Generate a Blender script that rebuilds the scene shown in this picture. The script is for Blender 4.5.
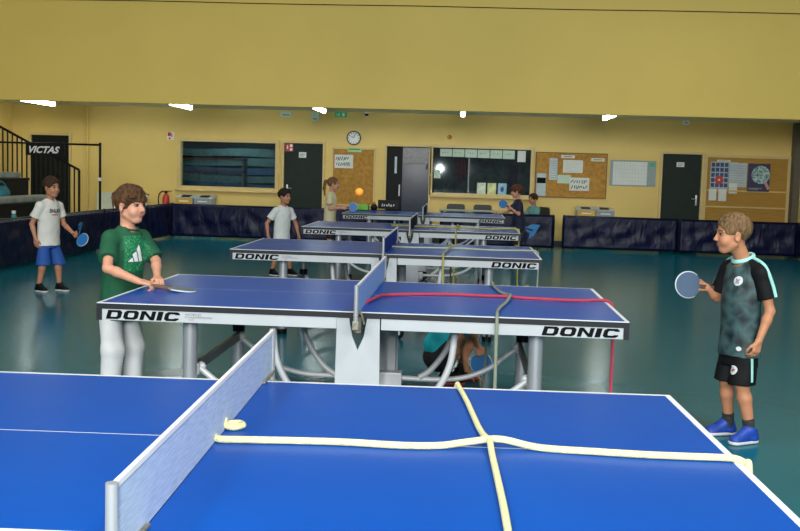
import bpy, bmesh, math, random
import numpy as np
from mathutils import Vector, Matrix
from mathutils.bvhtree import BVHTree

for o in list(bpy.data.objects):
    bpy.data.objects.remove(o)
SC = bpy.context.scene
COL = SC.collection
PI = math.pi
random.seed(7)

# ------------------------------------------------------------------ camera
cam_data = bpy.data.cameras.new('camera')
cam_data.sensor_width = 36.0
cam_data.lens = 46.67
cam_data.clip_end = 200
cam = bpy.data.objects.new('camera', cam_data)
COL.objects.link(cam)
cam.matrix_world = Matrix(((0.99758014, -0.03429945, 0.0604766, 0.5224),
                           (0.06329988, 0.08828077, -0.99408231, -6.0038),
                           (0.02875756, 0.99550492, 0.09023829, 1.4824),
                           (0, 0, 0, 1)))
SC.camera = cam

# ------------------------------------------------------------------ world and lights
world = bpy.data.worlds.new('hall_ambient')
SC.world = world
world.use_nodes = True
bg = world.node_tree.nodes['Background']
bg.inputs[0].default_value = (0.86, 0.95, 1.0, 1)
bg.inputs[1].default_value = 0.13


def area(name, loc, size, power, color=(1, 1, 1), rot=(0, 0, 0), sizey=None):
    d = bpy.data.lights.new(name, 'AREA')
    d.energy = power
    d.color = color
    d.size = size
    if sizey:
        d.shape = 'RECTANGLE'
        d.size_y = sizey
    o = bpy.data.objects.new(name, d)
    COL.objects.link(o)
    o.location = loc
    o.rotation_euler = rot
    return o


# high hall lamps over the courts (out of frame above)
for i, (x, y, pw) in enumerate(((-4.5, -3.5, 225), (3.5, -3.5, 270), (-4.5, 3.0, 22), (4.5, 3.0, 40), (-4.5, 8.5, 30), (4.5, 8.5, 50))):
    hl = area('hall_lamp', (x, y, 7.2), 1.6, pw, (1.0, 0.97, 0.92))
    hl.data.spread = math.radians(170 if y < 0 else 125)
# tall windows in the hall's end wall behind the photographer
area('hall_window_light', (0.8, -13.5, 4.9), 14.0, 2250, (0.98, 1.0, 0.98), (math.radians(84), 0, 0), 3.2)
# the photographer's flash above the camera
fl = area('camera_flash', (0.36, -6.0, 1.66), 0.10, 60, (1.0, 0.98, 0.95), (math.radians(88), 0, math.radians(3.5)))

SC.view_settings.view_transform = 'Standard'
SC.view_settings.look = 'None'
SC.view_settings.gamma = 1.0
SC.view_settings.use_curve_mapping = False
SC.view_settings.exposure = 0.0

# ------------------------------------------------------------------ materials
MATS = {}


def mat(name, color, rough=0.5, metal=0.0, spec=0.5, noise=0.0, nscale=8.0, stretch=(1, 1, 1), bump=0.0, bscale=40.0,
        emit=None, estr=0.0, coat=0.0, sheen=0.0):
    if name in MATS:
        return MATS[name]
    m = bpy.data.materials.new(name)
    m.use_nodes = True
    nt = m.node_tree
    b = nt.nodes['Principled BSDF']
    b.inputs['Base Color'].default_value = (*color, 1)
    b.inputs['Roughness'].default_value = rough
    b.inputs['Metallic'].default_value = metal
    b.inputs['Specular IOR Level'].default_value = spec
    if coat:
        b.inputs['Coat Weight'].default_value = coat
        b.inputs['Coat Roughness'].default_value = 0.15
    if sheen:
        b.inputs['Sheen Weight'].default_value = sheen
    if emit:
        b.inputs['Emission Color'].default_value = (*emit, 1)
        b.inputs['Emission Strength'].default_value = estr
    tc = nt.nodes.new('ShaderNodeTexCoord')
    mp = nt.nodes.new('ShaderNodeMapping')
    mp.inputs['Scale'].default_value = stretch
    nt.links.new(tc.outputs['Object'], mp.inputs['Vector'])
    if noise:
        n = nt.nodes.new('ShaderNodeTexNoise')
        n.inputs['Scale'].default_value = nscale
        n.inputs['Detail'].default_value = 4
        nt.links.new(mp.outputs[0], n.inputs['Vector'])
        r = nt.nodes.new('ShaderNodeMapRange')
        r.inputs['From Min'].default_value = 0.3
        r.inputs['From Max'].default_value = 0.7
        r.inputs['To Min'].default_value = 1 - noise
        r.inputs['To Max'].default_value = 1 + noise
        nt.links.new(n.outputs['Fac'], r.inputs['Value'])
        mx = nt.nodes.new('ShaderNodeVectorMath')
        mx.operation = 'SCALE'
        mx.inputs[0].default_value = color
        nt.links.new(r.outputs[0], mx.inputs['Scale'])
        nt.links.new(mx.outputs[0], b.inputs['Base Color'])
    if bump:
        n2 = nt.nodes.new('ShaderNodeTexNoise')
        n2.inputs['Scale'].default_value = bscale
        n2.inputs['Detail'].default_value = 3
        nt.links.new(mp.outputs[0], n2.inputs['Vector'])
        bp = nt.nodes.new('ShaderNodeBump')
        bp.inputs['Strength'].default_value = bump
        bp.inputs['Distance'].default_value = 0.02
        nt.links.new(n2.outputs['Fac'], bp.inputs['Height'])
        nt.links.new(bp.outputs[0], b.inputs['Normal'])
    MATS[name] = m
    return m


M_wall = mat('wall_paint', (0.76, 0.55, 0.165), 0.55, noise=0.05, nscale=1.2, bump=0.05, bscale=120)
M_upper = mat('upper_wall_paint', (0.88, 0.655, 0.145), 0.6, noise=0.04, nscale=0.6, bump=0.04, bscale=90)
M_trim = mat('frame_paint', (0.66, 0.49, 0.19), 0.45, noise=0.04)
M_ceil = mat('gallery_ceiling', (0.82, 0.85, 0.76), 0.7, noise=0.05)
M_floor = mat('sports_floor', (0.0, 0.122, 0.168), 0.20, spec=0.10, noise=0.10, nscale=0.7, bump=0.015, bscale=30)
M_apron = mat('table_frame_grey', (0.47, 0.51, 0.54), 0.38, spec=0.4, noise=0.03)
M_black = mat('black_plastic', (0.005, 0.005, 0.006), 0.45, spec=0.2, noise=0.1)
M_edge = mat('dark_edge_profile', (0.022, 0.024, 0.028), 0.35, spec=0.25, noise=0.1)
M_steel = mat('brushed_steel', (0.46, 0.48, 0.51), 0.32, 0.5, noise=0.05, stretch=(1, 1, 0.1), nscale=30)
M_alu = mat('light_aluminium', (0.62, 0.64, 0.66), 0.4, 0.1, noise=0.04)
M_darkbar = mat('dark_grey_bar', (0.10, 0.11, 0.12), 0.4, 0.3, noise=0.1)
M_ink = mat('black_lettering', (0.003, 0.003, 0.004), 0.6, spec=0.1, noise=0.1)
M_red_ink = mat('red_lettering', (0.5, 0.03, 0.03), 0.5, noise=0.1)
M_white = mat('white_plastic', (0.78, 0.78, 0.76), 0.4, noise=0.03)
M_white_tape = mat('white_tape', (0.82, 0.84, 0.86), 0.6, noise=0.04)
M_paper = mat('white_paper', (0.72, 0.74, 0.70), 0.7, noise=0.05, nscale=3)
M_paper_g = mat('greenish_paper', (0.55, 0.68, 0.56), 0.7, noise=0.05, nscale=3)
M_paper_b = mat('bluish_paper', (0.50, 0.58, 0.62), 0.7, noise=0.08, nscale=6)
M_cork = mat('orange_cork', (0.44, 0.22, 0.035), 0.8, noise=0.22, nscale=14, bump=0.1, bscale=90)
M_cork2 = mat('ribbed_ochre_cork', (0.42, 0.23, 0.04), 0.8, noise=0.16, nscale=10, stretch=(0.3, 1, 8))
M_door = mat('dark_green_door', (0.012, 0.022, 0.016), 0.5, spec=0.2, noise=0.08)
M_doorblk = mat('black_door', (0.006, 0.009, 0.008), 0.5, spec=0.15, noise=0.1)
M_navy = None


def creased(name, color):
    m = mat(name, color, 0.36, spec=0.22, noise=0.15, nscale=3)
    nt = m.node_tree
    b = nt.nodes['Principled BSDF']
    tc = nt.nodes.new('ShaderNodeTexCoord')
    mp = nt.nodes.new('ShaderNodeMapping')
    mp.inputs['Scale'].default_value = (1, 1, 0.55)
    mp.inputs['Rotation'].default_value = (0.2, 0.5, 0.1)
    nt.links.new(tc.outputs['Object'], mp.inputs['Vector'])
    n = nt.nodes.new('ShaderNodeTexNoise')
    n.inputs['Scale'].default_value = 4.5
    n.inputs['Detail'].default_value = 2
    n.inputs['Distortion'].default_value = 1.2
    nt.links.new(mp.outputs[0], n.inputs['Vector'])
    bp = nt.nodes.new('ShaderNodeBump')
    bp.inputs['Strength'].default_value = 0.45
    bp.inputs['Distance'].default_value = 0.04
    nt.links.new(n.outputs['Fac'], bp.inputs['Height'])
    nt.links.new(bp.outputs[0], b.inputs['Normal'])
    return m


M_navy = creased('navy_vinyl', (0.0015, 0.004, 0.032))
M_tube_blk = mat('black_tube', (0.004, 0.004, 0.005), 0.4, 0.0, spec=0.2, noise=0.1)


def table_top_material():
    m = bpy.data.materials.new('blue_table_top_with_white_lines')
    m.use_nodes = True
    nt = m.node_tree
    b = nt.nodes['Principled BSDF']
    tc = nt.nodes.new('ShaderNodeTexCoord')
    sp = nt.nodes.new('ShaderNodeSeparateXYZ')
    nt.links.new(tc.outputs['Object'], sp.inputs[0])

    def math_(op, a, v=None):
        n = nt.nodes.new('ShaderNodeMath')
        n.operation = op
        nt.links.new(a, n.inputs[0])
        if v is not None:
            if isinstance(v, (int, float)):
                n.inputs[1].default_value = v
            else:
                nt.links.new(v, n.inputs[1])
        return n.outputs[0]
    ay = math_('ABSOLUTE', sp.outputs['Y'])
    ax = math_('ABSOLUTE', sp.outputs['X'])
    l1 = math_('GREATER_THAN', ay, 0.7425)
    l2 = math_('GREATER_THAN', ax, 1.350)
    l3 = math_('LESS_THAN', ay, 0.0024)
    f = math_('MAXIMUM', math_('MAXIMUM', l1, l2), l3)
    n = nt.nodes.new('ShaderNodeTexNoise')
    n.inputs['Scale'].default_value = 2.3
    n.inputs['Detail'].default_value = 5
    nt.links.new(tc.outputs['Object'], n.inputs['Vector'])
    r = nt.nodes.new('ShaderNodeMapRange')
    r.inputs['From Min'].default_value = 0.35
    r.inputs['From Max'].default_value = 0.75
    nt.links.new(n.outputs['Fac'], r.inputs['Value'])
    c1 = nt.nodes.new('ShaderNodeMixRGB')
    c1.inputs[1].default_value = (0.0, 0.068, 0.37, 1)
    c1.inputs[2].default_value = (0.0, 0.078, 0.40, 1)
    nt.links.new(r.outputs[0], c1.inputs[0])
    mx = nt.nodes.new('ShaderNodeMixRGB')
    mx.inputs[2].default_value = (0.74, 0.79, 0.82, 1)
    nt.links.new(f, mx.inputs[0])
    nt.links.new(c1.outputs[0], mx.inputs[1])
    nt.links.new(mx.outputs[0], b.inputs['Base Color'])
    b.inputs['Roughness'].default_value = 0.30
    b.inputs['Specular IOR Level'].default_value = 0.05
    return m


M_top = table_top_material()


def net_material(name, color, alpha, tr=0.25):
    m = bpy.data.materials.new(name)
    m.use_nodes = True
    nt = m.node_tree
    b = nt.nodes['Principled BSDF']
    b.inputs['Roughness'].default_value = 0.8
    b.inputs['Specular IOR Level'].default_value = 0.1
    tc = nt.nodes.new('ShaderNodeTexCoord')
    mp = nt.nodes.new('ShaderNodeMapping')
    mp.inputs['Scale'].default_value = (1, 6, 90)
    mp.inputs['Rotation'].default_value = (0.06, 0, 0)
    nt.links.new(tc.outputs['Object'], mp.inputs['Vector'])
    n = nt.nodes.new('ShaderNodeTexNoise')
    n.inputs['Scale'].default_value = 2.5
    n.inputs['Detail'].default_value = 4
    nt.links.new(mp.outputs[0], n.inputs['Vector'])
    r = nt.nodes.new('ShaderNodeMapRange')
    r.inputs['From Min'].default_value = 0.35
    r.inputs['From Max'].default_value = 0.65
    r.inputs['To Min'].default_value = max(0.0, alpha - 0.16)
    r.inputs['To Max'].default_value = min(1.0, alpha + 0.16)
    nt.links.new(n.outputs['Fac'], r.inputs['Value'])
    nt.links.new(r.outputs[0], b.inputs['Alpha'])
    b.inputs['Base Color'].default_value = (*color, 1)
    MATS[name] = m
    return m


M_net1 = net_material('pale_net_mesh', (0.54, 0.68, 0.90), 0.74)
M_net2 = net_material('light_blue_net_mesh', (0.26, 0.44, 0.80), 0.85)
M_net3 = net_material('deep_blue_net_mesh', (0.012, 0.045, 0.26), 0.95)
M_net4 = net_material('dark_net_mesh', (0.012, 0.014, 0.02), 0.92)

# ------------------------------------------------------------------ object helpers


def tag(o, label=None, cat=None, group=None, kind=None):
    if label:
        o['label'] = label
    if cat:
        o['category'] = cat
    if group:
        o['group'] = group
    if kind:
        o['kind'] = kind
    return o


def empty(name, loc=(0, 0, 0), rz=0.0):
    o = bpy.data.objects.new(name, None)
    COL.objects.link(o)
    o.location = loc
    o.rotation_euler = (0, 0, rz)
    o.empty_display_size = 0.1
    return o


def link(name, me, m, parent=None, smooth=False):
    o = bpy.data.objects.new(name, me)
    COL.objects.link(o)
    ms = m if isinstance(m, (list, tuple)) else [m]
    for x in ms:
        me.materials.append(x)
    if smooth:
        for p in me.polygons:
            p.use_smooth = True
    if parent:
        o.parent = parent
    return o


class MB:
    """collects shapes, links them as ONE mesh object"""

    def __init__(s):
        s.bm = bmesh.new()

    def box(s, c, d, rz=0.0, bevel=0.0, rot=None, mi=0):
        m = Matrix.Translation(c) @ (rot.to_4x4() if rot else Matrix.Rotation(rz, 4, 'Z')) @ Matrix.Diagonal((d[0], d[1], d[2], 1))
        r = bmesh.ops.create_cube(s.bm, size=1.0, matrix=m)
        fs = set(f for v in r['verts'] for f in v.link_faces)
        for f in fs:
            f.material_index = mi
        if bevel:
            es = set(e for v in r['verts'] for e in v.link_edges)
            bmesh.ops.bevel(s.bm, geom=list(es), offset=bevel, segments=2, affect='EDGES', profile=0.6)
        return s

    def bb(s, x0, x1, y0, y1, z0, z1, bevel=0.0, mi=0):
        return s.box(((x0 + x1) / 2, (y0 + y1) / 2, (z0 + z1) / 2), (x1 - x0, y1 - y0, z1 - z0), bevel=bevel, mi=mi)

    def cyl(s, a, b, r0, r1=None, n=20, caps=True):
        a, b = Vector(a), Vector(b)
        r1 = r0 if r1 is None else r1
        d = b - a
        q = d.to_track_quat('Z', 'Y').to_matrix().to_4x4()
        bmesh.ops.create_cone(s.bm, cap_ends=caps, segments=n, radius1=r0, radius2=r1, depth=d.length,
                              matrix=Matrix.Translation((a + b) / 2) @ q)
        return s

    def sphere(s, c, r, sc=(1, 1, 1), u=16, v=10):
        bmesh.ops.create_uvsphere(s.bm, u_segments=u, v_segments=v, radius=r,
                                  matrix=Matrix.Translation(c) @ Matrix.Diagonal((*sc, 1)))
        return s

    def tube(s, pts, r, n=10, sub=8, flat=None, closed=False):
        """smooth tube through points (Catmull-Rom)"""
        P = [Vector(p) for p in pts]
        path = []
        if len(P) == 2:
            path = P
        else:
            for i in range(len(P) - 1):
                p0 = P[max(i - 1, 0)]
                p1 = P[i]
                p2 = P[i + 1]
                p3 = P[min(i + 2, len(P) - 1)]
                for k in range(sub):
                    t = k / sub
                    path.append(0.5 * ((2 * p1) + (p2 - p0) * t + (2 * p0 - 5 * p1 + 4 * p2 - p3) * t * t + (3 * p1 - p0 - 3 * p2 + p3) * t ** 3))
            path.append(P[-1])
        rings = []
        up = None
        for i, p in enumerate(path):
            d = (path[min(i + 1, len(path) - 1)] - path[max(i - 1, 0)]).normalized()
            if up is None:
                up = Vector((0, 0, 1)) if abs(d.z) < 0.9 else Vector((1, 0, 0))
            sd = d.cross(up).normalized()
            up = sd.cross(d).normalized()
            ring = []
            for k in range(n):
                a = 2 * PI * k / n
                ru, rs = (r, r) if flat is None else (flat, r)
                ring.append(s.bm.verts.new(p + sd * math.cos(a) * rs + up * math.sin(a) * ru))
            rings.append(ring)
        for i in range(len(rings) - 1):
            for k in range(n):
                s.bm.faces.new((rings[i][k], rings[i][(k + 1) % n], rings[i + 1][(k + 1) % n], rings[i + 1][k]))
        s.bm.faces.new(rings[0][::-1])
        s.bm.faces.new(rings[-1])
        return s

    def prism(s, poly, fn, depth_a, depth_b):
        """poly: 2D points; fn(u,v,w) -> 3D"""
        a = [s.bm.verts.new(fn(u, v, depth_a)) for u, v in poly]
        b = [s.bm.verts.new(fn(u, v, depth_b)) for u, v in poly]
        n = len(poly)
        s.bm.faces.new(a)
        s.bm.faces.new(b[::-1])
        for i in range(n):
            s.bm.faces.new((a[i], b[i], b[(i + 1) % n], a[(i + 1) % n]))
        return s

    def lathe(s, prof, c=(0, 0, 0), n=24):
        rings = []
        for r, z in prof:
            rings.append([s.bm.verts.new((c[0] + r * math.cos(2 * PI * k / n), c[1] + r * math.sin(2 * PI * k / n), c[2] + z)) for k in range(n)])
        for i in range(len(rings) - 1):
            for k in range(n):
                s.bm.faces.new((rings[i][k], rings[i][(k + 1) % n], rings[i + 1][(k + 1) % n], rings[i + 1][k]))
        s.bm.faces.new(rings[0][::-1])
        s.bm.faces.new(rings[-1])
        return s

    def build(s, name, m, parent=None, smooth=False):
        bmesh.ops.recalc_face_normals(s.bm, faces=s.bm.faces[:])
        me = bpy.data.meshes.new(name)
        s.bm.to_mesh(me)
        s.bm.free()
        o = link(name, me, m, parent)
        if smooth:
            for p in me.polygons:
                p.use_smooth = True
            me.set_sharp_from_angle(angle=math.radians(38))
        return o


def copy_tree(o, parent=None):
    c = o.copy()
    COL.objects.link(c)
    if parent:
        c.parent = parent
    for ch in list(o.children):
        copy_tree(ch, c)
    return c


def find(root, name):
    out = []
    for ch in root.children_recursive:
        if ch.name.split('.')[0] == name:
            out.append(ch)
    return out


# block lettering: unit-square glyphs as lists of quads
def glyph(ch):
    def ring(o, i):
        n = len(o)
        return [[o[k], o[(k + 1) % n], i[(k + 1) % n], i[k]] for k in range(n)]

    def strip(o, i):
        return [[o[k], o[k + 1], i[k + 1], i[k]] for k in range(len(o) - 1)]
    if ch == 'D':
        return ring([(0, 0), (.82, 0), (1, .2), (1, .8), (.82, 1), (0, 1)], [(.29, .25), (.64, .25), (.71, .33), (.71, .67), (.64, .75), (.29, .75)])
    if ch == 'O':
        return ring([(.18, 0), (.82, 0), (1, .2), (1, .8), (.82, 1), (.18, 1), (0, .8), (0, .2)],
                    [(.36, .25), (.64, .25), (.71, .33), (.71, .67), (.64, .75), (.36, .75), (.29, .67), (.29, .33)])
    if ch == 'N':
        return [[(0, 0), (.28, 0), (.28, 1), (0, 1)], [(.72, 0), (1, 0), (1, 1), (.72, 1)], [(.28, 1), (.02, 1), (.72, 0), (.98, 0)]]
    if ch == 'I':
        return [[(0, 0), (.29, 0), (.29, 1), (0, 1)]]
    if ch == 'C':
        return strip([(1, .68), (1, .82), (.82, 1), (.18, 1), (0, .8), (0, .2), (.18, 0), (.82, 0), (1, .18), (1, .32)],
                     [(.71, .68), (.71, .70), (.64, .75), (.36, .75), (.29, .67), (.29, .33), (.36, .25), (.64, .25), (.71, .30), (.71, .32)])
    return []


def block_text(mb, text, fn, width, height, shear=0.28, gap=0.14):
    ws = [0.36 if c == 'I' else 1.0 for c in text]
    tot = sum(ws) + gap * (len(text) - 1)
    k = (width - shear * height) / tot
    x = 0
    for c, w in zip(text, ws):
        for q in glyph(c):
            vs = []
            for u, v in q:
                X = (x + u * (w / (0.29 if c == 'I' else 1.0) if c == 'I' else 1.0)) * k + shear * v * height
                vs.append(mb.bm.verts.new(fn(X, v * height)))
            mb.bm.faces.new(vs)
        x += w + gap
    return mb


def font_mesh(text, size, bold=0.0, shear=0.0, sx=1.0, depth=0.0, spacing=1.0):
    """mesh of a line of text in the XY plane, left-bottom at the origin; returns (verts, faces, width, height)"""
    cu = bpy.data.curves.new('text', 'FONT')
    cu.body = text
    cu.size = size
    cu.offset = bold
    cu.shear = shear
    cu.space_character = spacing
    cu.resolution_u = 3
    ob = bpy.data.objects.new('text_tmp', cu)
    COL.objects.link(ob)
    dg = bpy.context.evaluated_depsgraph_get()
    me = bpy.data.meshes.new_from_object(ob.evaluated_get(dg))
    vs = [tuple(v.co) for v in me.vertices]
    fs = [tuple(p.vertices) for p in me.polygons]
    bpy.data.objects.remove(ob)
    bpy.data.curves.remove(cu)
    bpy.data.meshes.remove(me)
    x0 = min(v[0] for v in vs)
    y0 = min(v[1] for v in vs)
    vs = [((v[0] - x0) * sx, v[1] - y0) for v in vs]
    return vs, fs, max(v[0] for v in vs), max(v[1] for v in vs)


def text_object(name, text, m, parent, origin, ux, uy, width, height, bold=0.0, shear=0.0):
    """lettering stretched to width x height on the plane origin + u*ux + v*uy"""
    vs, fs, w, h = font_mesh(text, 1.0, bold, shear)
    o3, ux, uy = Vector(origin), Vector(ux), Vector(uy)
    me = bpy.data.meshes.new(name)
    me.from_pydata([o3 + ux * (v[0] / w * width) + uy * (v[1] / h * height) for v in vs], [], fs)
    return link(name, me, m, parent)
# ------------------------------------------------------------------ the hall
WY = 16.5      # back wall under the gallery
BY = 13.0      # upper wall (gallery front)
XL, XR = -9.52, 7.50

MB().bb(-14, 13, -12, WY + 0.25, -0.1, 0).build('floor', M_floor)['kind'] = 'structure'

# back wall with openings (window_1, door_1 .. door_4, window_2)
OPEN = [(-9.12, -8.19, 0.0, 2.09), (-5.74, -3.61, 1.02, 2.03), (-3.46, -2.57, 0.0, 2.05), (-1.21, -0.27, 0.0, 2.03),
        (-0.20, 1.91, 1.04, 2.04), (4.65, 5.55, 0.0, 2.05)]
wb = MB()
x = XL
for a, b, z0, z1 in OPEN:
    wb.bb(x, a, WY, WY + 0.2, 0, 2.9)
    wb.bb(a, b, WY, WY + 0.2, z1, 2.9)
    if z0 > 0:
        wb.bb(a, b, WY, WY + 0.2, 0, z0)
    x = b
wb.bb(x, XR + 0.2, WY, WY + 0.2, 0, 2.9)
wb.build('wall_back', M_wall)['kind'] = 'structure'
MB().bb(XL - 0.2, XL, BY - 8, WY + 0.2, 0, 2.9).build('wall_left', M_wall)['kind'] = 'structure'
MB().bb(XR, XR + 0.2, BY, WY + 0.2, 0, 2.9).build('wall_right', M_wall)['kind'] = 'structure'
up = MB().bb(-14, 13, BY, BY + 0.22, 2.605, 7.6)
up.build('wall_upper', M_upper)['kind'] = 'structure'
MB().bb(XL - 0.2, XR + 0.2, BY + 0.22, WY, 2.735, 2.85).build('ceiling', M_ceil)['kind'] = 'structure'
bb_ = MB()
xs = [XL] + [v for o in OPEN if o[2] == 0 for v in (o[0] - 0.07, o[1] + 0.07)] + [XR]
for i in range(0, len(xs), 2):
    bb_.bb(xs[i], xs[i + 1], WY - 0.015, WY, 0, 0.09)
bb_.build('baseboard_back', mat('dark_skirting', (0.05, 0.05, 0.05), 0.5, noise=0.1))['kind'] = 'structure'

# cable along the upper wall
pts = [(-14 + i * 1.5, BY - 0.012, 4.452 - 0.005 * math.sin(i * 1.9)) for i in range(19)]
tag(MB().tube(pts, 0.008, 6).build('wall_cable', M_tube_blk, smooth=True), 'thin dark cable strung along the upper yellow wall', 'cable')


def frame_rect(name, x0, x1, z0, z1, w, m, parent=None, y=WY, d=0.05, bottom=True):
    f = MB()
    f.bb(x0 - w, x0, y - d, y + 0.08, z0 - (w if bottom else 0), z1 + w, 0.004)
    f.bb(x1, x1 + w, y - d, y + 0.08, z0 - (w if bottom else 0), z1 + w, 0.004)
    f.bb(x0, x1, y - d, y + 0.08, z1, z1 + w, 0.004)
    if bottom:
        f.bb(x0, x1, y - d, y + 0.08, z0 - w, z0, 0.004)
    return f.build(name, m, parent)


def glass_material():
    m = bpy.data.materials.new('window_glass')
    m.use_nodes = True
    nt = m.node_tree
    nt.nodes.remove(nt.nodes['Principled BSDF'])
    out = nt.nodes['Material Output']
    g = nt.nodes.new('ShaderNodeBsdfGlossy')
    g.inputs['Roughness'].default_value = 0.03
    g.inputs['Color'].default_value = (0.85, 0.95, 1, 1)
    t = nt.nodes.new('ShaderNodeBsdfTransparent')
    t.inputs['Color'].default_value = (0.78, 0.86, 0.85, 1)
    mx = nt.nodes.new('ShaderNodeMixShader')
    fr = nt.nodes.new('ShaderNodeFresnel')
    fr.inputs[0].default_value = 1.6
    nt.links.new(fr.outputs[0], mx.inputs[0])
    nt.links.new(t.outputs[0], mx.inputs[1])
    nt.links.new(g.outputs[0], mx.inputs[2])
    nt.links.new(mx.outputs[0], out.inputs['Surface'])
    return m


M_glass = glass_material()

# window_1: dark room behind with rolled mats and shelves
w1 = frame_rect('window_1', -5.72, -3.63, 1.04, 2.01, 0.08, M_trim)
w1['kind'] = 'structure'
MB().bb(-5.84, -3.52, WY - 0.10, WY + 0.02, 0.93, 0.965, 0.004).build('window_sill', M_trim, w1)
MB().bb(-5.72, -3.63, WY + 0.06, WY + 0.066, 1.04, 2.01).build('window_pane', M_glass, w1)
rm = MB()
rm.bb(-6.6, -2.9, WY + 2.2, WY + 2.25, 0, 2.6)
rm.bb(-6.6, -2.9, WY + 0.2, WY + 2.2, 2.5, 2.55)
rm.bb(-6.65, -6.6, WY + 0.2, WY + 2.2, 0, 2.6)
rm.bb(-2.9, -2.85, WY + 0.2, WY + 2.2, 0, 2.6)
rm.bb(-6.6, -2.9, WY + 0.2, WY + 2.2, -0.05, 0)
rm.build('wall_storeroom', mat('dark_teal_room', (0.035, 0.075, 0.085), 0.6, noise=0.5, nscale=1.5, stretch=(0.4, 1, 3)))['kind'] = 'structure'
M_mat = mat('blue_mat', (0.03, 0.10, 0.22), 0.6, noise=0.2)
M_mat2 = mat('grey_teal_mat', (0.10, 0.20, 0.22), 0.6, noise=0.2)
for i, (z, xa, xb, m_, lb) in enumerate(((0.93, -6.4, -3.0, M_mat, 'lowest blue mat stacked behind the left window'),
                                          (1.12, -6.4, -3.1, M_mat2, 'lower grey teal mat stacked behind the left window'),
                                          (1.30, -6.3, -3.0, M_mat, 'middle blue mat stacked behind the left window'),
                                          (1.50, -6.4, -3.2, M_mat2, 'upper grey teal mat stacked behind the left window'),
                                          (1.72, -6.3, -3.1, M_mat2, 'topmost pale teal mat stacked behind the left window'))):
    mm = MB()
    nseg = 10
    for k in range(nseg):
        xa_, xb_ = xa + (xb - xa) * k / nseg, xa + (xb - xa) * (k + 1) / nseg
        mm.bb(xa_, xb_, WY + 1.2, WY + 1.9, z + 0.012 * math.sin(k * 0.9 + i), z + 0.17 + 0.02 * math.sin(k * 0.7 + i))
    tag(mm.build('gym_mat', m_), lb, 'mat', 'mats stacked behind the left window')
area('added_storeroom_fill', (-4.7, WY + 0.7, 2.4), 0.8, 9, (0.8, 0.95, 1.0))  # added fill light, no fixture here; lifts the mats behind the glass
area('added_office_fill', (1.6, WY + 0.9, 2.4), 0.5, 1.6, (1.0, 0.97, 0.92))  # invented fill as well, brightens the office interior seen through window_2
rk = empty('storage_rack', (-5.3, WY + 0.75, 0))
tag(rk, 'low red shelf rack behind the left window', 'rack')
for z in (0.15, 0.75, 1.35, 1.62):
    MB().bb(-0.85, 0.85, -0.2, 0.2, z, z + 0.04).build('shelf', mat('dark_red_shelf', (0.12, 0.03, 0.02), 0.5, noise=0.2), rk)
for xx in (-0.83, 0.83):
    MB().bb(xx - 0.02, xx + 0.02, -0.2, 0.2, 0, 1.66).build('post', M_darkbar, rk)

# doors
d1 = frame_rect('door_1', -9.08, -8.22, 0, 2.06, 0.06, M_trim, bottom=False)
d1['kind'] = 'structure'
MB().bb(-9.08, -8.22, WY + 0.03, WY + 0.07, 0, 2.06).build('door_leaf', M_doorblk, d1)


def lever(parent, x, y, z, sgn):
    h = MB()
    h.bb(x - 0.02, x + 0.02, y - 0.012, y, z - 0.11, z + 0.11, 0.004)
    h.cyl((x, y - 0.05, z + 0.03), (x, y, z + 0.03), 0.009)
    h.cyl((x, y - 0.05, z + 0.03), (x + sgn * 0.11, y - 0.05, z + 0.03), 0.009)
    return h.build('door_handle', M_steel, parent, smooth=True)


d2 = frame_rect('door_2', -3.44, -2.59, 0, 2.03, 0.05, M_trim, bottom=False)
d2['kind'] = 'structure'
l2 = MB().bb(-3.44, -2.59, WY + 0.02, WY + 0.06, 0, 2.03).build('door_leaf', M_door, d2)
lever(d2, -3.37, WY + 0.02, 1.02, 1)

d4 = frame_rect('door_4', 4.69, 5.51, 0, 2.02, 0.06, M_trim, bottom=False)
d4['kind'] = 'structure'
MB().bb(4.69, 5.51, WY + 0.02, WY + 0.06, 0, 2.02).build('door_leaf', M_door, d4)
lever(d4, 5.44, WY + 0.02, 1.05, -1)

# door_3: open doorway, dark leaf swung in, blue-grey glossy panel behind
d3 = frame_rect('door_3', -1.20, -0.28, 0, 2.02, 0.05, M_trim, bottom=False)
d3['kind'] = 'structure'
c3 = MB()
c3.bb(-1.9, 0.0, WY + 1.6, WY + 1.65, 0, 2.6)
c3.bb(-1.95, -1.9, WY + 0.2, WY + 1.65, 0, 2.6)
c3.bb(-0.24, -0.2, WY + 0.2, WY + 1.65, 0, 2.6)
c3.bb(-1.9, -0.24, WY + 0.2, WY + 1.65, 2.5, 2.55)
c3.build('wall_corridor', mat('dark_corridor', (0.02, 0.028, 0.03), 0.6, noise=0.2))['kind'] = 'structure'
MB().box((-1.03, WY + 0.10, 1.0), (0.33, 0.04, 2.0), rz=0.10).build('door_leaf', M_doorblk, d3)
MB().bb(-1.03, -0.98, WY + 0.065, WY + 0.072, 1.44, 1.80).build('notice', M_paper_b, d3)
MB().bb(-0.93, -0.90, WY + 0.05, WY + 0.068, 0.95, 1.2, 0.004).build('door_handle', M_alu, d3)
pn = MB().box((-0.575, WY + 0.11, 0.83), (0.58, 0.04, 1.66), rz=0.0425)
pn.build('glossy_panel', mat('blue_grey_gloss', (0.035, 0.045, 0.07), 0.15, 0.0, spec=0.3, noise=0.06), d3)
tp = MB().box((-0.575, WY + 0.16, 1.84), (0.58, 0.03, 0.35), rz=0.03)
tp.build('transom', mat('dark_transom', (0.03, 0.04, 0.045), 0.25, noise=0.5, nscale=16), d3)
MB().bb(-0.345, -0.31, WY + 0.05, WY + 0.085, 1.55, 1.65, 0.004).build('latch', M_black, d3)

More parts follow.
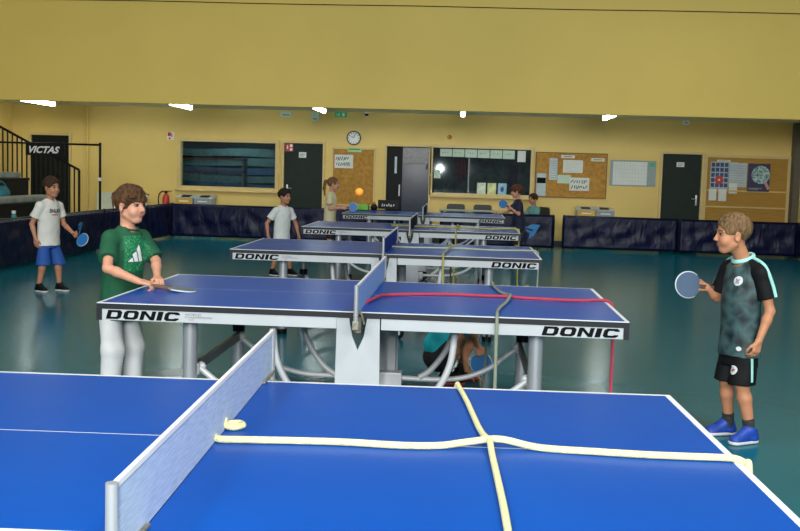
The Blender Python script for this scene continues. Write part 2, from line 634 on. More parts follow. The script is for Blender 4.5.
# window_2: office window with papers in the glass
w2 = frame_rect('window_2', -0.20, 1.90, 1.05, 2.02, 0.065, M_trim)
w2['kind'] = 'structure'
MB().bb(-0.28, 1.98, WY - 0.09, WY + 0.02, 0.955, 0.985, 0.004).build('window_sill', M_trim, w2)
MB().box((0.19, WY + 0.075, 1.535), (0.78, 0.006, 0.97), rz=0.0215).build('window_pane', M_glass, w2)
MB().box((1.23, WY + 0.066, 1.535), (1.34, 0.006, 0.97)).build('window_pane', M_glass, w2)
MB().bb(0.565, 0.595, WY + 0.05, WY + 0.09, 1.05, 2.02).build('mullion', M_darkbar, w2)
of = MB()
of.bb(-0.2, 2.6, WY + 1.8, WY + 1.85, 0, 2.6)
of.bb(2.6, 2.65, WY + 0.2, WY + 1.85, 0, 2.6)
of.bb(-0.2, 2.6, WY + 0.2, WY + 1.8, 2.5, 2.55)
of.bb(-0.2, 2.6, WY + 0.2, WY + 1.8, -0.05, 0)
of.build('wall_office', mat('dark_office', (0.05, 0.055, 0.06), 0.6, noise=0.8, nscale=5))['kind'] = 'structure'
for i in range(6):
    xx = -0.05 + i * 0.27
    o = MB().bb(xx, xx + 0.255, WY + 0.038, WY + 0.044, 1.835 - 0.004 * i, 2.0).build('notice', M_paper_g)
    tag(o, ['leftmost pale notice in the strip along the office window top', 'second pale notice from the left along the office window top',
            'third pale notice from the left along the office window top', 'third pale notice from the right along the office window top',
            'second pale notice from the right along the office window top', 'rightmost pale landscape notice in the strip along the office window top'][i], 'notice', 'notices along the office window top')
    sm = MB()
    for k in range(3):
        sm.bb(xx + 0.05 + 0.05 * k, xx + 0.075 + 0.05 * k, WY + 0.036, WY + 0.0382, 1.90 + 0.01 * ((k * 7 + i) % 3), 1.93)
    sm.build('print', mat('grey_print', (0.30, 0.36, 0.32), 0.7, noise=0.2), o)
tag(MB().bb(1.615, 1.79, WY + 0.038, WY + 0.044, 1.76, 2.0).build('notice', M_paper), 'white upright notice in the top right corner of the office window', 'notice')
for i, (c, lb) in enumerate((((0.62, 0.70, 0.55), 'pale poster standing left on the office window ledge'),
                             ((0.70, 0.74, 0.35), 'yellowish poster standing between two others on the office window ledge'),
                             ((0.30, 0.50, 0.66), 'light blue poster standing right on the office window ledge'))):
    xx = 0.77 + i * 0.225
    o = MB().bb(xx, xx + 0.185, WY + 0.036, WY + 0.042, 1.045, 1.29).build('poster', mat('poster_%s' % 'abc'[i], c, 0.6, noise=0.25, nscale=9))
    tag(o, lb, 'poster', 'posters on the office window ledge')
    if i == 2:
        s_ = MB()
        s_.sphere((xx + 0.09, WY + 0.036, 1.16), 0.05, (0.8, 0.04, 1.2))
        s_.build('print', mat('deep_blue_print', (0.03, 0.10, 0.30), 0.6, noise=0.2), o)
for lb, c, x0, x1, z0, z1, y in (('red jacket hanging inside the office', (0.22, 0.02, 0.03), 0.33, 0.48, 1.25, 1.88, 0.9),
                                  ('dark violet poster on the office back wall', (0.05, 0.02, 0.07), 1.50, 1.72, 1.2, 1.7, 1.78)):
    f = MB()
    if 'jacket' in lb:
        f.tube([((x0 + x1) / 2, WY + y, z1), (x0 + 0.02, WY + y, z1 - 0.08), (x0 - 0.02, WY + y, z0 + 0.2)], 0.03)
        f.tube([((x0 + x1) / 2, WY + y, z1), (x1 - 0.02, WY + y, z1 - 0.08), (x1 + 0.02, WY + y, z0 + 0.2)], 0.03)
        f.tube([((x0 + x1) / 2, WY + y, z1 - 0.02), ((x0 + x1) / 2, WY + y, z0)], 0.075, flat=0.05)
    else:
        f.bb(x0, x1, WY + y, WY + y + 0.01, z0, z1)
    tag(f.build('jacket' if 'jacket' in lb else 'poster', mat(lb.replace(' ', '_'), c, 0.8, noise=0.4, nscale=9), smooth=True), lb, lb.split()[1] if 'jacket' in lb else 'poster')
tag(MB().bb(-0.17, -0.03, WY + 0.038, WY + 0.044, 1.36, 1.55).build('notice', M_paper_g), 'small pale notice at the left edge of the office window', 'notice')

# columns and pipe
MB().cyl((-7.80, WY - 0.045, 0), (-7.80, WY - 0.045, 2.73), 0.03).build('trim_1', M_wall, smooth=True)['kind'] = 'structure'
MB().bb(7.36, 7.50, WY - 0.25, WY, 0, 2.73).build('trim_2', mat('dark_pillar', (0.10, 0.085, 0.06), 0.6, noise=0.1))['kind'] = 'structure'

# gallery tube lights
M_lamp = mat('lit_tube', (0.9, 0.95, 0.95), 0.5, emit=(0.93, 1.0, 0.97), estr=27.0, noise=0.02)
for i, (lx, tail) in enumerate(((-8.02, 'far left, above the stair railing'), (-5.15, 'above the left window'), (-2.40, 'left of the green exit sign'),
                                (0.42, 'above the office window'), (3.25, 'above the cork board beside the year planner'))):
    r = empty('tube_light', (lx, 14.25, 2.735))
    tag(r, 'lit white tube light under the gallery ' + tail, 'ceiling light', 'tube lights under the gallery')
    MB().bb(-0.03, 0.03, -0.85, 0.85, -0.04, 0, 0.006).build('housing', M_white, r)
    d = MB().tube([(0, -0.83, -0.080), (0, 0.83, -0.080)], 0.038, 12)
    d.build('diffuser', M_lamp, r, smooth=True)
    for s in (-1, 1):
        MB().bb(-0.052, 0.052, s * 0.85 - 0.02, s * 0.85 + 0.02, -0.125, 0, 0.006).build('end_cap', M_white, r)

# small things on the back wall
c = empty('wall_clock', (-1.925, WY, 2.175))
tag(c, 'round white wall clock with dark rim above the cork board', 'clock')
MB().cyl((0, -0.04, 0), (0, -0.0, 0), 0.155, n=40).build('rim', M_black, c, smooth=True)
MB().cyl((0, -0.046, 0), (0, -0.041, 0), 0.132, n=40).build('dial', M_white, c, smooth=True)
h = MB()
for k in range(12):
    a = k * PI / 6
    h.box((0.112 * math.sin(a), -0.048, 0.112 * math.cos(a)), (0.014, 0.003, 0.026), rot=Matrix.Rotation(a, 3, 'Y'))
h.build('hour_marks', M_ink, c)
for nm, a, L in (('hour_hand', math.radians(-55), 0.065), ('minute_hand', math.radians(20), 0.095)):
    MB().box((L / 2 * math.sin(a), -0.05, L / 2 * math.cos(a)), (0.011, 0.003, L), rot=Matrix.Rotation(a, 3, 'Y')).build(nm, M_ink, c)

e = empty('exit_sign', (-2.22, WY, 2.67))
tag(e, 'green and white emergency exit sign high on the back wall', 'sign')
MB().bb(-0.13, 0.13, -0.05, 0, -0.055, 0.055, 0.005).build('sign_box', mat('exit_green', (0.01, 0.22, 0.09), 0.4, emit=(0.02, 0.4, 0.15), estr=0.25, noise=0.05), e)
pg = MB()
pg.sphere((-0.035, -0.052, 0.028), 0.011, (1, 0.15, 1))
pg.prism([(-0.05, 0.02), (-0.028, 0.02), (-0.026, -0.008), (-0.010, -0.045), (-0.020, -0.048), (-0.038, -0.015), (-0.062, -0.045), (-0.070, -0.038), (-0.05, -0.008)], lambda u, v, w: (u, w, v), -0.054, -0.049)
pg.build('running_figure', M_white, e)
MB().box((0.06, -0.052, 0.0), (0.05, 0.003, 0.075)).build('doorway_mark', M_white, e)
MB().prism([(-0.11, 0.0), (-0.085, 0.02), (-0.085, -0.02)], lambda u, v, w: (u, w, v), -0.053, -0.050).build('arrow', M_white, e)
for nm, lb, x0, x1, z0, z1, m_ in (('alarm_box', 'small pale box on the back wall above the green door', -3.53, -3.29, 2.59, 2.71, M_paper_g),
                                   ('junction_box', 'pale upright box under the third tube light', -2.86, -2.69, 2.52, 2.71, M_paper_g),
                                   ('motion_sensor', 'small white sensor box above the right green door', 5.06, 5.20, 2.64, 2.735, M_white)):
    f = MB().bb(x0, x1, WY - 0.06, WY, z0, z1, 0.008)
    o = tag(f.build(nm, m_), lb, 'box')
    MB().bb(x0 + 0.04, x1 - 0.04, WY - 0.064, WY - 0.059, z0 + 0.03, z0 + 0.05).build('slot', M_darkbar, o)
o = empty('dome_camera', (-1.655, WY - 0.08, 2.70))
tag(o, 'small dark dome camera under the gallery right of the exit sign', 'camera')
MB().lathe([(0.055, 0.035), (0.055, 0.0), (0.04, -0.0)], n=20).build('mount', M_white, o, smooth=True)
MB().sphere((0, 0, -0.01), 0.045, (1, 1, 0.9)).build('dome', M_black, o, smooth=True)
o = MB().lathe([(0.045, 0), (0.05, 0.02), (0.03, 0.05), (0.012, 0.06)], n=18)
o = o.build('alarm_beacon', mat('orange_beacon', (0.60, 0.25, 0.05), 0.4, noise=0.1), smooth=True)
o.location = (0.14, WY, 2.25)
o.rotation_euler = (PI / 2, 0, 0)
tag(o, 'small orange alarm beacon above the office window', 'beacon')


def sign_board(name, lb, x0, x1, z0, z1, m_, marks, mm, cat='sign', y=WY, t=0.008, group=None):
    o = MB().bb(x0, x1, y - t, y, z0, z1).build(name, m_)
    tag(o, lb, cat, group)
    if marks:
        f = MB()
        for a, b, c_, d_ in marks:
            f.bb(x0 + a * (x1 - x0), x0 + b * (x1 - x0), y - t - 0.002, y - t + 0.001, z0 + c_ * (z1 - z0), z0 + d_ * (z1 - z0))
        f.build('print', mm, o)
    return o


M_red = mat('signal_red', (0.55, 0.03, 0.03), 0.4, noise=0.06)
sign_board('extinguisher_sign', 'small red and white extinguisher sign left of the left window', -6.03, -5.88, 2.03, 2.20, M_white,
           [(0.06, 0.55, 0.45, 0.95), (0.6, 0.75, 0.35, 0.85), (0.2, 0.5, 0.05, 0.3)], M_red)
sign_board('safety_sign', 'red and white safety sign at the top of the green door', -3.42, -3.25, 1.85, 2.02, M_red,
           [(0.2, 0.35, 0.3, 0.75), (0.6, 0.9, 0.55, 0.9), (0.6, 0.9, 0.1, 0.4)], M_white, y=WY + 0.018)
sign_board('door_plate', 'small white plate on the left green door', -3.12, -2.96, 1.72, 1.84, M_white,
           [(0.15, 0.85, 0.55, 0.7), (0.15, 0.7, 0.25, 0.4)], mat('grey_print', (0.3, 0.36, 0.32)), y=WY + 0.018)
sign_board('door_plate', 'small white plate on the right green door', 4.99, 5.15, 1.75, 1.85, M_white,
           [(0.15, 0.85, 0.55, 0.7), (0.15, 0.7, 0.25, 0.4)], mat('grey_print', (0.3, 0.36, 0.32)), y=WY + 0.018)


def scribble(f, x0, x1, z0, z1, y, rows, seed, th=0.010):
    rr = random.Random(seed)
    for r_ in range(rows):
        zc = z1 - (r_ + 0.5) * (z1 - z0) / rows
        hh = (z1 - z0) / rows * 0.36
        xx = x0
        while xx < x1 - 0.02:
            w = rr.uniform(0.012, 0.035)
            f.box((xx + w / 2, y, zc + rr.uniform(-0.2, 0.2) * hh), (th, 0.002, hh * rr.uniform(1.0, 2.0)), rot=Matrix.Rotation(rr.uniform(-0.2, 0.8), 3, 'Y'))
            xx += w + rr.uniform(0.008, 0.03)


# cork board beside the green door
b1 = empty('notice_board', (0, 0, 0))
tag(b1, 'tall orange cork board under the wall clock', 'notice board')
MB().bb(-2.36, -1.48, WY - 0.02, WY, 0.74, 1.93).build('cork', M_cork, b1)
frame_rect('frame', -2.36, -1.48, 0.74, 1.93, 0.035, M_trim, b1, d=0.035)
p = sign_board('handwritten_sheet', 'white sheet with two lines of black handwriting on the tall cork board', -2.33, -1.93, 1.52, 1.81, M_paper, None, None, 'paper', y=WY - 0.02, t=0.004)
f = MB()
scribble(f, -2.30, -1.99, 1.54, 1.79, WY - 0.026, 2, 3, 0.016)
f.build('handwriting', M_ink, p)
sign_board('board_title', 'small green title card at the top of the tall cork board', -2.05, -1.75, 1.87, 1.96, mat('lime_card', (0.45, 0.62, 0.30), 0.7, noise=0.1),
           [(0.08, 0.92, 0.55, 0.85)], mat('green_print', (0.06, 0.30, 0.16), 0.6), 'card', y=WY - 0.036, t=0.004)

# wide cork board right of the office window
b2 = empty('notice_board', (0, 0, 0))
tag(b2, 'wide orange cork board right of the office window', 'notice board')
MB().bb(2.02, 3.51, WY - 0.02, WY, 1.04, 1.97).build('cork', M_cork, b2)
frame_rect('frame', 2.02, 3.51, 1.04, 1.97, 0.018, mat('dark_wood_frame', (0.16, 0.08, 0.02), 0.5, noise=0.2), b2, d=0.03)
K = 0.0271
ln = [(0.1, 0.9, 0.08 + 0.11 * k, 0.11 + 0.11 * k) for k in range(8)]
M_pr = mat('grey_print', (0.3, 0.36, 0.32))
b = WY - 0.02
sign_board('board_title', 'small white title strip near the middle top of the wide cork board', 2.54, 2.83, 1.87, 1.935, M_paper, [(0.2, 0.8, 0.3, 0.7)], M_pr, 'card', y=b, t=0.004)
sign_board('board_title', 'small white title strip at the top right of the wide cork board', 3.18, 3.46, 1.82, 1.885, M_paper, [(0.15, 0.85, 0.3, 0.7)], M_pr, 'card', y=b, t=0.004)
sign_board('printed_sheet', 'narrow tall bluish list on the wide cork board', 2.30, 2.47, 1.40, 1.86, M_paper_b, ln, M_pr, 'paper', y=b, t=0.004)
sign_board('printed_sheet', 'large white landscape sheet near the middle of the wide cork board', 2.59, 3.01, 1.56, 1.83, M_paper, ln, mat('faint_print', (0.5, 0.56, 0.52)), 'paper', y=b, t=0.004)
sign_board('printed_sheet', 'plain pale green sheet low on the wide cork board', 2.48, 2.76, 1.33, 1.51, M_paper_g, None, None, 'paper', y=b, t=0.004)
p = sign_board('handwritten_sheet', 'white sheet with black handwriting low on the wide cork board', 2.74, 3.16, 1.18, 1.46, M_paper, None, None, 'paper', y=b - 0.005, t=0.004)
f = MB()
scribble(f, 2.78, 3.11, 1.20, 1.44, b - 0.011, 2, 5, 0.016)
f.build('handwriting', M_ink, p)
p = sign_board('flyer', 'tall white and black flyer at the left edge of the wide cork board', 2.04, 2.24, 1.05, 1.53, M_paper_b, None, None, 'paper', y=b, t=0.004)
MB().bb(2.045, 2.235, b - 0.006, b - 0.003, 1.32, 1.44).build('print', M_ink, p)

# year planner
pl = empty('wall_planner', (0, 0, 0))
tag(pl, 'grey and white gridded year planner left of the right green door', 'planner')
MB().bb(3.59, 4.56, WY - 0.015, WY, 1.31, 1.86, 0.004).build('backing', mat('grey_planner', (0.30, 0.36, 0.36), 0.6, noise=0.05), pl)
MB().bb(3.65, 4.37, WY - 0.018, WY - 0.013, 1.335, 1.83).build('sheet', M_paper, pl)
g = MB()
for k in range(13):
    g.bb(3.65 + k * 0.06 - 0.002, 3.65 + k * 0.06 + 0.002, WY - 0.0195, WY - 0.0175, 1.335, 1.83)
for k in range(7):
    g.bb(3.65, 4.37, WY - 0.0195, WY - 0.0175, 1.335 + k * 0.0825 - 0.002, 1.335 + k * 0.0825 + 0.002)
g.build('grid', mat('grid_print', (0.5, 0.56, 0.56), 0.6), pl)
MB().bb(4.43, 4.52, WY - 0.019, WY - 0.013, 1.74, 1.82).build('green_tab', mat('exit_green', (0, 0, 0)), pl)

# right notice board with shelf rails
b3 = empty('notice_board', (0, 0, 0))
tag(b3, 'big ochre ribbed notice board on the right with posters', 'notice board')
MB().bb(5.63, 7.30, WY - 0.02, WY, 0.62, 1.97).build('cork', M_cork2, b3)
frame_rect('frame', 5.63, 7.30, 0.62, 1.97, 0.06, M_trim, b3, d=0.04)
for z in (1.275, 0.93):
    MB().bb(5.64, 7.29, WY - 0.045, WY - 0.018, z - 0.015, z + 0.015, 0.003).build('rail', M_trim, b3)
b = WY - 0.02
p = sign_board('photo_poster', 'blue poster of many small pictures with a red flower', 5.70, 6.08, 1.32, 1.88, mat('pale_blue_poster', (0.42, 0.50, 0.58), 0.5, noise=0.2, nscale=12), None, None, 'poster', y=b, t=0.004)
f = MB()
for i in range(4):
    for j in range(5):
        f.bb(5.715 + i * 0.092, 5.79 + i * 0.092, b - 0.006, b - 0.003, 1.345 + j * 0.108, 1.43 + j * 0.108)
f.build('pictures', mat('dark_blue_pictures', (0.03, 0.06, 0.16), 0.5, noise=0.7, nscale=25), p)
f = MB()
for k in range(6):
    a = k * PI / 3
    f.sphere((5.885 + 0.055 * math.cos(a), b - 0.006, 1.50 + 0.055 * math.sin(a)), 0.042, (1, 0.06, 1))
f.build('flower', M_red, p, smooth=True)
f = MB().sphere((5.885, b - 0.008, 1.50), 0.025, (1, 0.08, 1))
f.build('flower_centre', mat('pale_yellow', (0.75, 0.65, 0.35), 0.6), p, smooth=True)
sign_board('title_strip', 'white title strip above the blue picture poster', 5.83, 6.10, 1.885, 1.925, M_paper, [(0.1, 0.9, 0.3, 0.7)], M_pr, 'card', y=b, t=0.004)
ln2 = [(0.08, 0.92, 0.06 + 0.1 * k, 0.08 + 0.1 * k) for k in range(9)]
sign_board('printed_sheet', 'left long printed sheet between blue and purple posters', 6.09, 6.27, 1.36, 1.88, M_paper_b, ln2, M_pr, 'paper', y=b, t=0.004)
sign_board('printed_sheet', 'right long printed sheet touching the purple poster', 6.275, 6.46, 1.36, 1.87, M_paper_b, ln2, M_pr, 'paper', y=b, t=0.004)
sign_board('printed_sheet', 'small white sheet under the left long printed sheet', 6.10, 6.27, 1.22, 1.44, M_paper, ln2[:6], M_pr, 'paper', y=b - 0.005, t=0.004)
sign_board('loose_sheet', 'left white sheet hanging below the blue picture poster', 5.68, 5.84, 1.06, 1.31, M_paper, None, None, 'paper', y=b - 0.026, t=0.004)
sign_board('loose_sheet', 'right white sheet hanging below the blue picture poster', 5.88, 6.05, 1.05, 1.31, M_paper, None, None, 'paper', y=b - 0.026, t=0.004)
p = sign_board('event_poster', 'dark purple poster with a pale round bat shape', 6.475, 6.93, 1.275, 1.865, mat('purple_poster', (0.030, 0.018, 0.085), 0.4, noise=0.2), None, None, 'poster', y=b - 0.026, t=0.004)
f = MB()
f.cyl((6.74, b - 0.033, 1.63), (6.74, b - 0.029, 1.63), 0.19, n=36)
f.build('round_print', mat('pale_collage', (0.30, 0.45, 0.45), 0.5, noise=0.9, nscale=28), p)
f = MB().box((6.88, b - 0.031, 1.40), (0.06, 0.004, 0.16), rot=Matrix.Rotation(-0.5, 3, 'Y'))
f.build('handle_print', mat('pink_print', (0.55, 0.30, 0.28), 0.5), p)
f = MB().bb(6.50, 6.78, b - 0.032, b - 0.029, 1.335, 1.35)
f.bb(6.50, 6.70, b - 0.032, b - 0.029, 1.31, 1.32)
f.build('print', M_pr, p)

# extinguisher on its wall hook
x = empty('fire_extinguisher', (-6.02, WY - 0.10, 0))
tag(x, 'red fire extinguisher with black hose on the back wall', 'fire extinguisher')
MB().lathe([(0.06, 0.33), (0.075, 0.35), (0.075, 0.74), (0.065, 0.80), (0.03, 0.845), (0.022, 0.86)], n=20).build('cylinder', M_red, x, smooth=True)
MB().bb(-0.03, 0.03, -0.02, 0.02, 0.86, 0.90, 0.005).bb(-0.02, 0.13, -0.012, 0.012, 0.90, 0.915, 0.003).build('valve', M_black, x)
MB().tube([(0, 0, 0.88), (-0.08, 0, 0.90), (-0.15, 0, 0.84), (-0.17, 0, 0.7), (-0.13, 0, 0.5)], 0.012).build('hose', M_black, x, smooth=True)
MB().bb(-0.08, 0.08, 0.072, 0.10, 0.5, 0.56).build('bracket', M_steel, x)


def recycle_bin(x, y, col, lb, grp):
    r = empty('recycling_bin', (x, y, 0))
    tag(r, lb, 'bin', grp)
    MB().bb(-0.19, 0.19, -0.22, 0.22, 0.02, 0.80, 0.012).build('body', mat('grey_bin', (0.34, 0.36, 0.35), 0.5, noise=0.05), r)
    MB().bb(-0.175, 0.175, -0.232, -0.215, 0.10, 0.78, 0.004).build('front_panel', col, r)
    lid = MB()
    lid.prism([(-0.23, 0.79), (0.22, 0.86), (0.22, 0.79)], lambda u, v, w: (w, u, v), -0.195, 0.195)
    lid = lid.build('lid', mat('pale_lid', (0.55, 0.58, 0.50), 0.5, noise=0.05), r)
    op = MB().box((0, -0.01, 0.829), (0.19, 0.2, 0.012), rot=Matrix.Rotation(0.154, 3, 'X'))
    op.build('slot', M_black, lid)
    MB().bb(-0.10, 0.10, -0.236, -0.230, 0.715, 0.735).build('print', M_white, r)
    return r


M_yel = mat('yellow_panel', (0.62, 0.36, 0.03), 0.5, noise=0.05)
M_gry = mat('blue_grey_panel', (0.26, 0.29, 0.31), 0.5, noise=0.05)
recycle_bin(-5.45, 16.0, M_yel, 'yellow fronted recycling bin under the left window', 'recycling bins under the left window')
recycle_bin(-5.05, 16.0, M_gry, 'grey fronted recycling bin under the left window', 'recycling bins under the left window')
recycle_bin(3.05, 16.0, M_yel, 'yellow fronted recycling bin under the wide cork board', 'recycling bins under the cork board')
recycle_bin(3.44, 16.0, M_gry, 'grey fronted recycling bin under the wide cork board', 'recycling bins under the cork board')

wp = MB().box((-6.98, 16.32, 0.42), (1.12, 0.03, 0.86), rot=Matrix.Rotation(-0.10, 3, 'X'))
tag(wp.build('white_panel', mat('cream_panel', (0.62, 0.62, 0.50), 0.5, noise=0.04)), 'plain cream panel leaning on the back wall behind the barriers', 'panel')

# desk with two chairs behind it
dk = empty('desk', (0.62, 15.62, 0))
tag(dk, 'grey desk under the office window', 'desk')
MB().bb(-0.62, 0.62, -0.30, 0.30, 0.70, 0.725, 0.005).build('desktop', mat('grey_desktop', (0.32, 0.34, 0.30), 0.5, noise=0.1), dk)
for sx in (-1, 1):
    for sy in (-1, 1):
        MB().cyl((sx * 0.57, sy * 0.26, 0), (sx * 0.57, sy * 0.26, 0.70), 0.018).build('leg', M_darkbar, dk, smooth=True)


def chair(x, y, rz, lb, grp=None):
    r = empty('chair', (x, y, 0), rz)
    tag(r, lb, 'chair', grp)
    md = mat('dark_chair', (0.03, 0.035, 0.03), 0.5, noise=0.1)
    MB().bb(-0.2, 0.2, -0.2, 0.2, 0.43, 0.46, 0.012).build('seat', md, r)
    bk = MB()
    bk.prism([(-0.2, 0.62), (0.2, 0.62), (0.19, 0.80), (0.15, 0.83), (-0.15, 0.83), (-0.19, 0.80)], lambda u, v, w: (u, w, v), 0.19, 0.22)
    bk.build('backrest', md, r)
    for sx in (-1, 1):
        MB().tube([(sx * 0.18, -0.18, 0), (sx * 0.18, -0.17, 0.43)], 0.012).build('leg', M_darkbar, r)
        MB().tube([(sx * 0.18, 0.21, 0), (sx * 0.18, 0.18, 0.45), (sx * 0.18, 0.205, 0.7)], 0.012).build('leg', M_darkbar, r)
    return r


chair(0.33, 15.98, 0, 'dark chair behind the left half of the grey desk', 'chairs behind the desk')
chair(0.90, 15.98, 0, 'dark chair behind the right half of the grey desk', 'chairs behind the desk')

sb = empty('sign_stand', (-1.06, 15.5, 0))
tag(sb, 'black sign board with white scribble in front of the doorway', 'sign')
MB().bb(-0.22, 0.22, -0.02, 0.02, 0.70, 0.885, 0.006).build('board', M_black, sb)
f = MB()
scribble(f, -0.14, 0.14, 0.735, 0.82, -0.022, 1, 11, 0.014)
f.build('writing', M_white, sb)
MB().cyl((0, 0.01, 0.02), (0, 0.01, 0.72), 0.015).build('post', M_tube_blk, sb)
MB().bb(-0.18, 0.18, -0.12, 0.12, 0, 0.02, 0.004).build('base', M_tube_blk, sb)
# ------------------------------------------------------------------ court barriers
M_logo = mat('sky_blue_logo', (0.02, 0.22, 0.55), 0.5, noise=0.05)
BH = 0.70


def make_barrier(w=2.30):
    r = empty('court_barrier')
    c = MB()
    n, m_ = 46, 14
    vs = {}
    rr = random.Random(5)
    ph = [rr.uniform(0, 6) for _ in range(6)]
    for i in range(n + 1):
        for j in range(m_ + 1):
            u, v = i / n, j / m_
            amp = 0.010 * math.sin(PI * min(1, v * 1.2)) * min(1, 8 * u) * min(1, 8 * (1 - u))
            y = amp * (math.sin(9 * u + 5 * v + ph[0]) + 0.8 * math.sin(23 * u - 9 * v + ph[1]) + 0.6 * math.sin(41 * u + 6 * v + ph[2]) + 0.5 * math.sin(14 * v - 6 * u + ph[3]))
            vs[i, j] = c.bm.verts.new(((u - 0.5) * (w - 0.03), -0.012 + y, 0.045 + v * (BH - 0.06)))
    for i in range(n):
        for j in range(m_):
            c.bm.faces.new((vs[i, j], vs[i + 1, j], vs[i + 1, j + 1], vs[i, j + 1]))
    o = c.build('cover', M_navy, r, smooth=True)
    sm = o.modifiers.new('thickness', 'SOLIDIFY')
    sm.thickness = 0.006
    f = MB()
    hw = w / 2 - 0.012
    f.tube([(-hw, 0.012, 0.03), (-hw, 0.012, BH - 0.06), (-hw + 0.05, 0.012, BH - 0.012), (-hw + 0.2, 0.012, BH - 0.01), (0, 0.012, BH - 0.01), (hw - 0.2, 0.012, BH - 0.01),
            (hw - 0.05, 0.012, BH - 0.012), (hw, 0.012, BH - 0.06), (hw, 0.012, 0.03)], 0.012, 8, 6)
    f.cyl((-hw, 0.012, 0.05), (hw, 0.012, 0.05), 0.010)
    f.build('frame', M_tube_blk, r, smooth=True)
    for s in (-1, 1):
        MB().tube([(s * (hw - 0.03), -0.16, 0.012), (s * (hw - 0.03), -0.08, 0.03), (s * (hw - 0.03), 0.012, 0.035), (s * (hw - 0.03), 0.10, 0.03), (s * (hw - 0.03), 0.18, 0.012)], 0.011, 8).build('foot', M_tube_blk, r, smooth=True)
    return r


def logo(parent, x, z, s):
    f = MB()
    F = lambda u, v, w: (x + u * s, w, z + v * s)
    for poly in ([(0, 0.75), (0.45, 1.0), (1.0, 0.95), (0.55, 0.62)], [(0.0, 0.66), (0.45, 0.55), (0.2, 0.42)], [(0.25, 0.0), (0.3, 0.45), (0.95, 0.9), (0.6, 0.3)]):
        f.prism(poly, F, -0.052, -0.046)
    return f.build('emblem', M_logo, parent)


proto = make_barrier()
spots = [  # x, y, rz, label
    (-5.66, 5.45, PI / 2, 'navy barrier nearest on the left side, running out of the frame'),
    (-5.63, 7.80, PI / 2, 'navy barrier on the left behind the boy in blue shorts'),
    (-5.58, 10.15, PI / 2, 'navy barrier on the left with a sky blue emblem'),
    (-5.53, 12.36, PI / 2 - 0.03, 'navy barrier behind the head of the boy in green'),
    (-5.50, 14.05, PI / 2, 'navy barrier end closing the left corner before the fire extinguisher'),
    (-4.33, 14.85, 0, 'navy barrier in front of the left recycling bins'),
    (-1.87, 14.86, 0.02, 'navy barrier in front of the left green door'),
    (1.18, 14.93, 0.0, 'navy barrier with a big sky blue emblem by the boy in navy'),
    (3.64, 14.98, 0.0, 'creased navy barrier in front of the right recycling bins'),
    (5.93, 14.85, -0.03, 'navy barrier behind the head of the boy with the patterned shirt'),
    (7.12, 13.5, -PI / 2 + 0.1, 'navy barrier end-on at the right edge of the hall'),
]
for i, (x, y, rz, lb) in enumerate(spots):
    o = proto if i == 0 else copy_tree(proto)
    o.location = (x, y, 0)
    o.rotation_euler = (0, 0, rz)
    tag(o, lb, 'barrier', 'court barriers around the tables')
    if i == 2:
        logo(o, -0.22, 0.35, 0.19)
    if i == 7:
        logo(o, 0.56, 0.20, 0.31)

# ------------------------------------------------------------------ bleachers, stair railing, banner on the left
bl = empty('bleacher', (-6.0, 10.6, 0))
tag(bl, 'dark stepped bleacher behind the left barriers', 'bleacher')
M_blk = mat('dark_bleacher', (0.008, 0.008, 0.008), 0.5, spec=0.2, noise=0.2)
M_bench = mat('grey_bench_top', (0.30, 0.34, 0.30), 0.7, noise=0.25, nscale=5, bump=0.3, bscale=8)
for k in range(3):
    x1, x0 = -0.02 - 0.62 * k, -0.02 - 0.62 * (k + 1)
    zt = 0.42 + 0.38 * k
    MB().bb(x0, x1, -2.3, 1.5, 0, zt - 0.04).build('riser', M_blk, bl)
    MB().bb(x0 - 0.02, x1 + 0.02, -2.32, 1.52, zt - 0.04, zt, 0.008).build('tread', M_blk, bl)
    if k:
        MB().bb(x0 + 0.28, x1 - 0.0, -2.0, 1.2, zt, zt + 0.10, 0.03).build('bench_pad', M_bench, bl)
rl = empty('stair_railing', (-6.1, 12.35, 0))
tag(rl, 'black sloping stair railing with upright bars on the bleacher end', 'railing')
hr = MB()
zr = lambda x: 2.06 - 0.505 * (x + 1.75)
hr.tube([(-3.0, 0, zr(-3.0)), (-0.33, 0, zr(-0.33))], 0.022, 8)
hr.build('handrail', M_tube_blk, rl, smooth=True)
MB().cyl((-3.0, 0, zr(-3.0) - 1.1), (-0.33, 0, 0.18), 0.018).build('bottom_rail', M_tube_blk, rl, smooth=True)
for k in range(30):
    xx = -0.33 - k * 0.088
    MB().cyl((xx, 0, max(0.02, zr(xx) - 1.15)), (xx, 0, zr(xx)), 0.014 if k else 0.022, n=10).build('baluster', M_tube_blk, rl, smooth=True)
gt = empty('black_frame', (-6.1, 12.22, 0))
tag(gt, 'black square tube frame standing on the bleacher with a banner', 'frame')
MB().cyl((0.10, 0, 0), (0.10, 0, 1.84), 0.022, n=10).build('post', M_tube_blk, gt, smooth=True)
MB().cyl((-2.2, 0, 1.80), (0.10, 0, 1.80), 0.018, n=10).build('crossbar', M_tube_blk, gt, smooth=True)
MB().cyl((-2.2, 0, 0), (-2.2, 0, 1.82), 0.022, n=10).build('post', M_tube_blk, gt, smooth=True)
MB().bb(0.07, 0.13, -0.03, 0.03, 1.16, 1.22, 0.006).build('clamp', M_white, gt)
bn = empty('banner', (-5.93, 12.18, 0))
tag(bn, 'black banner with white slanted lettering hung on the crossbar', 'banner')
MB().bb(-1.41, -0.70, -0.008, 0.008, 1.585, 1.795).build('cloth', M_black, bn)
text_object('lettering', 'VICTAS', M_white, bn, (-1.345, -0.011, 1.625), (1, 0, 0), (0, 0, 1), 0.56, 0.125, bold=0.035, shear=0.35)
cu = MB().lathe([(0.035, 0), (0.042, 0.12), (0.042, 0.21), (0.026, 0.23), (0.026, 0.25)], n=18)
bo = cu.build('drink_bottle', mat('teal_bottle', (0.03, 0.30, 0.32), 0.35, noise=0.1), smooth=True)
bo.location = (-6.42, 9.6, 0.42)
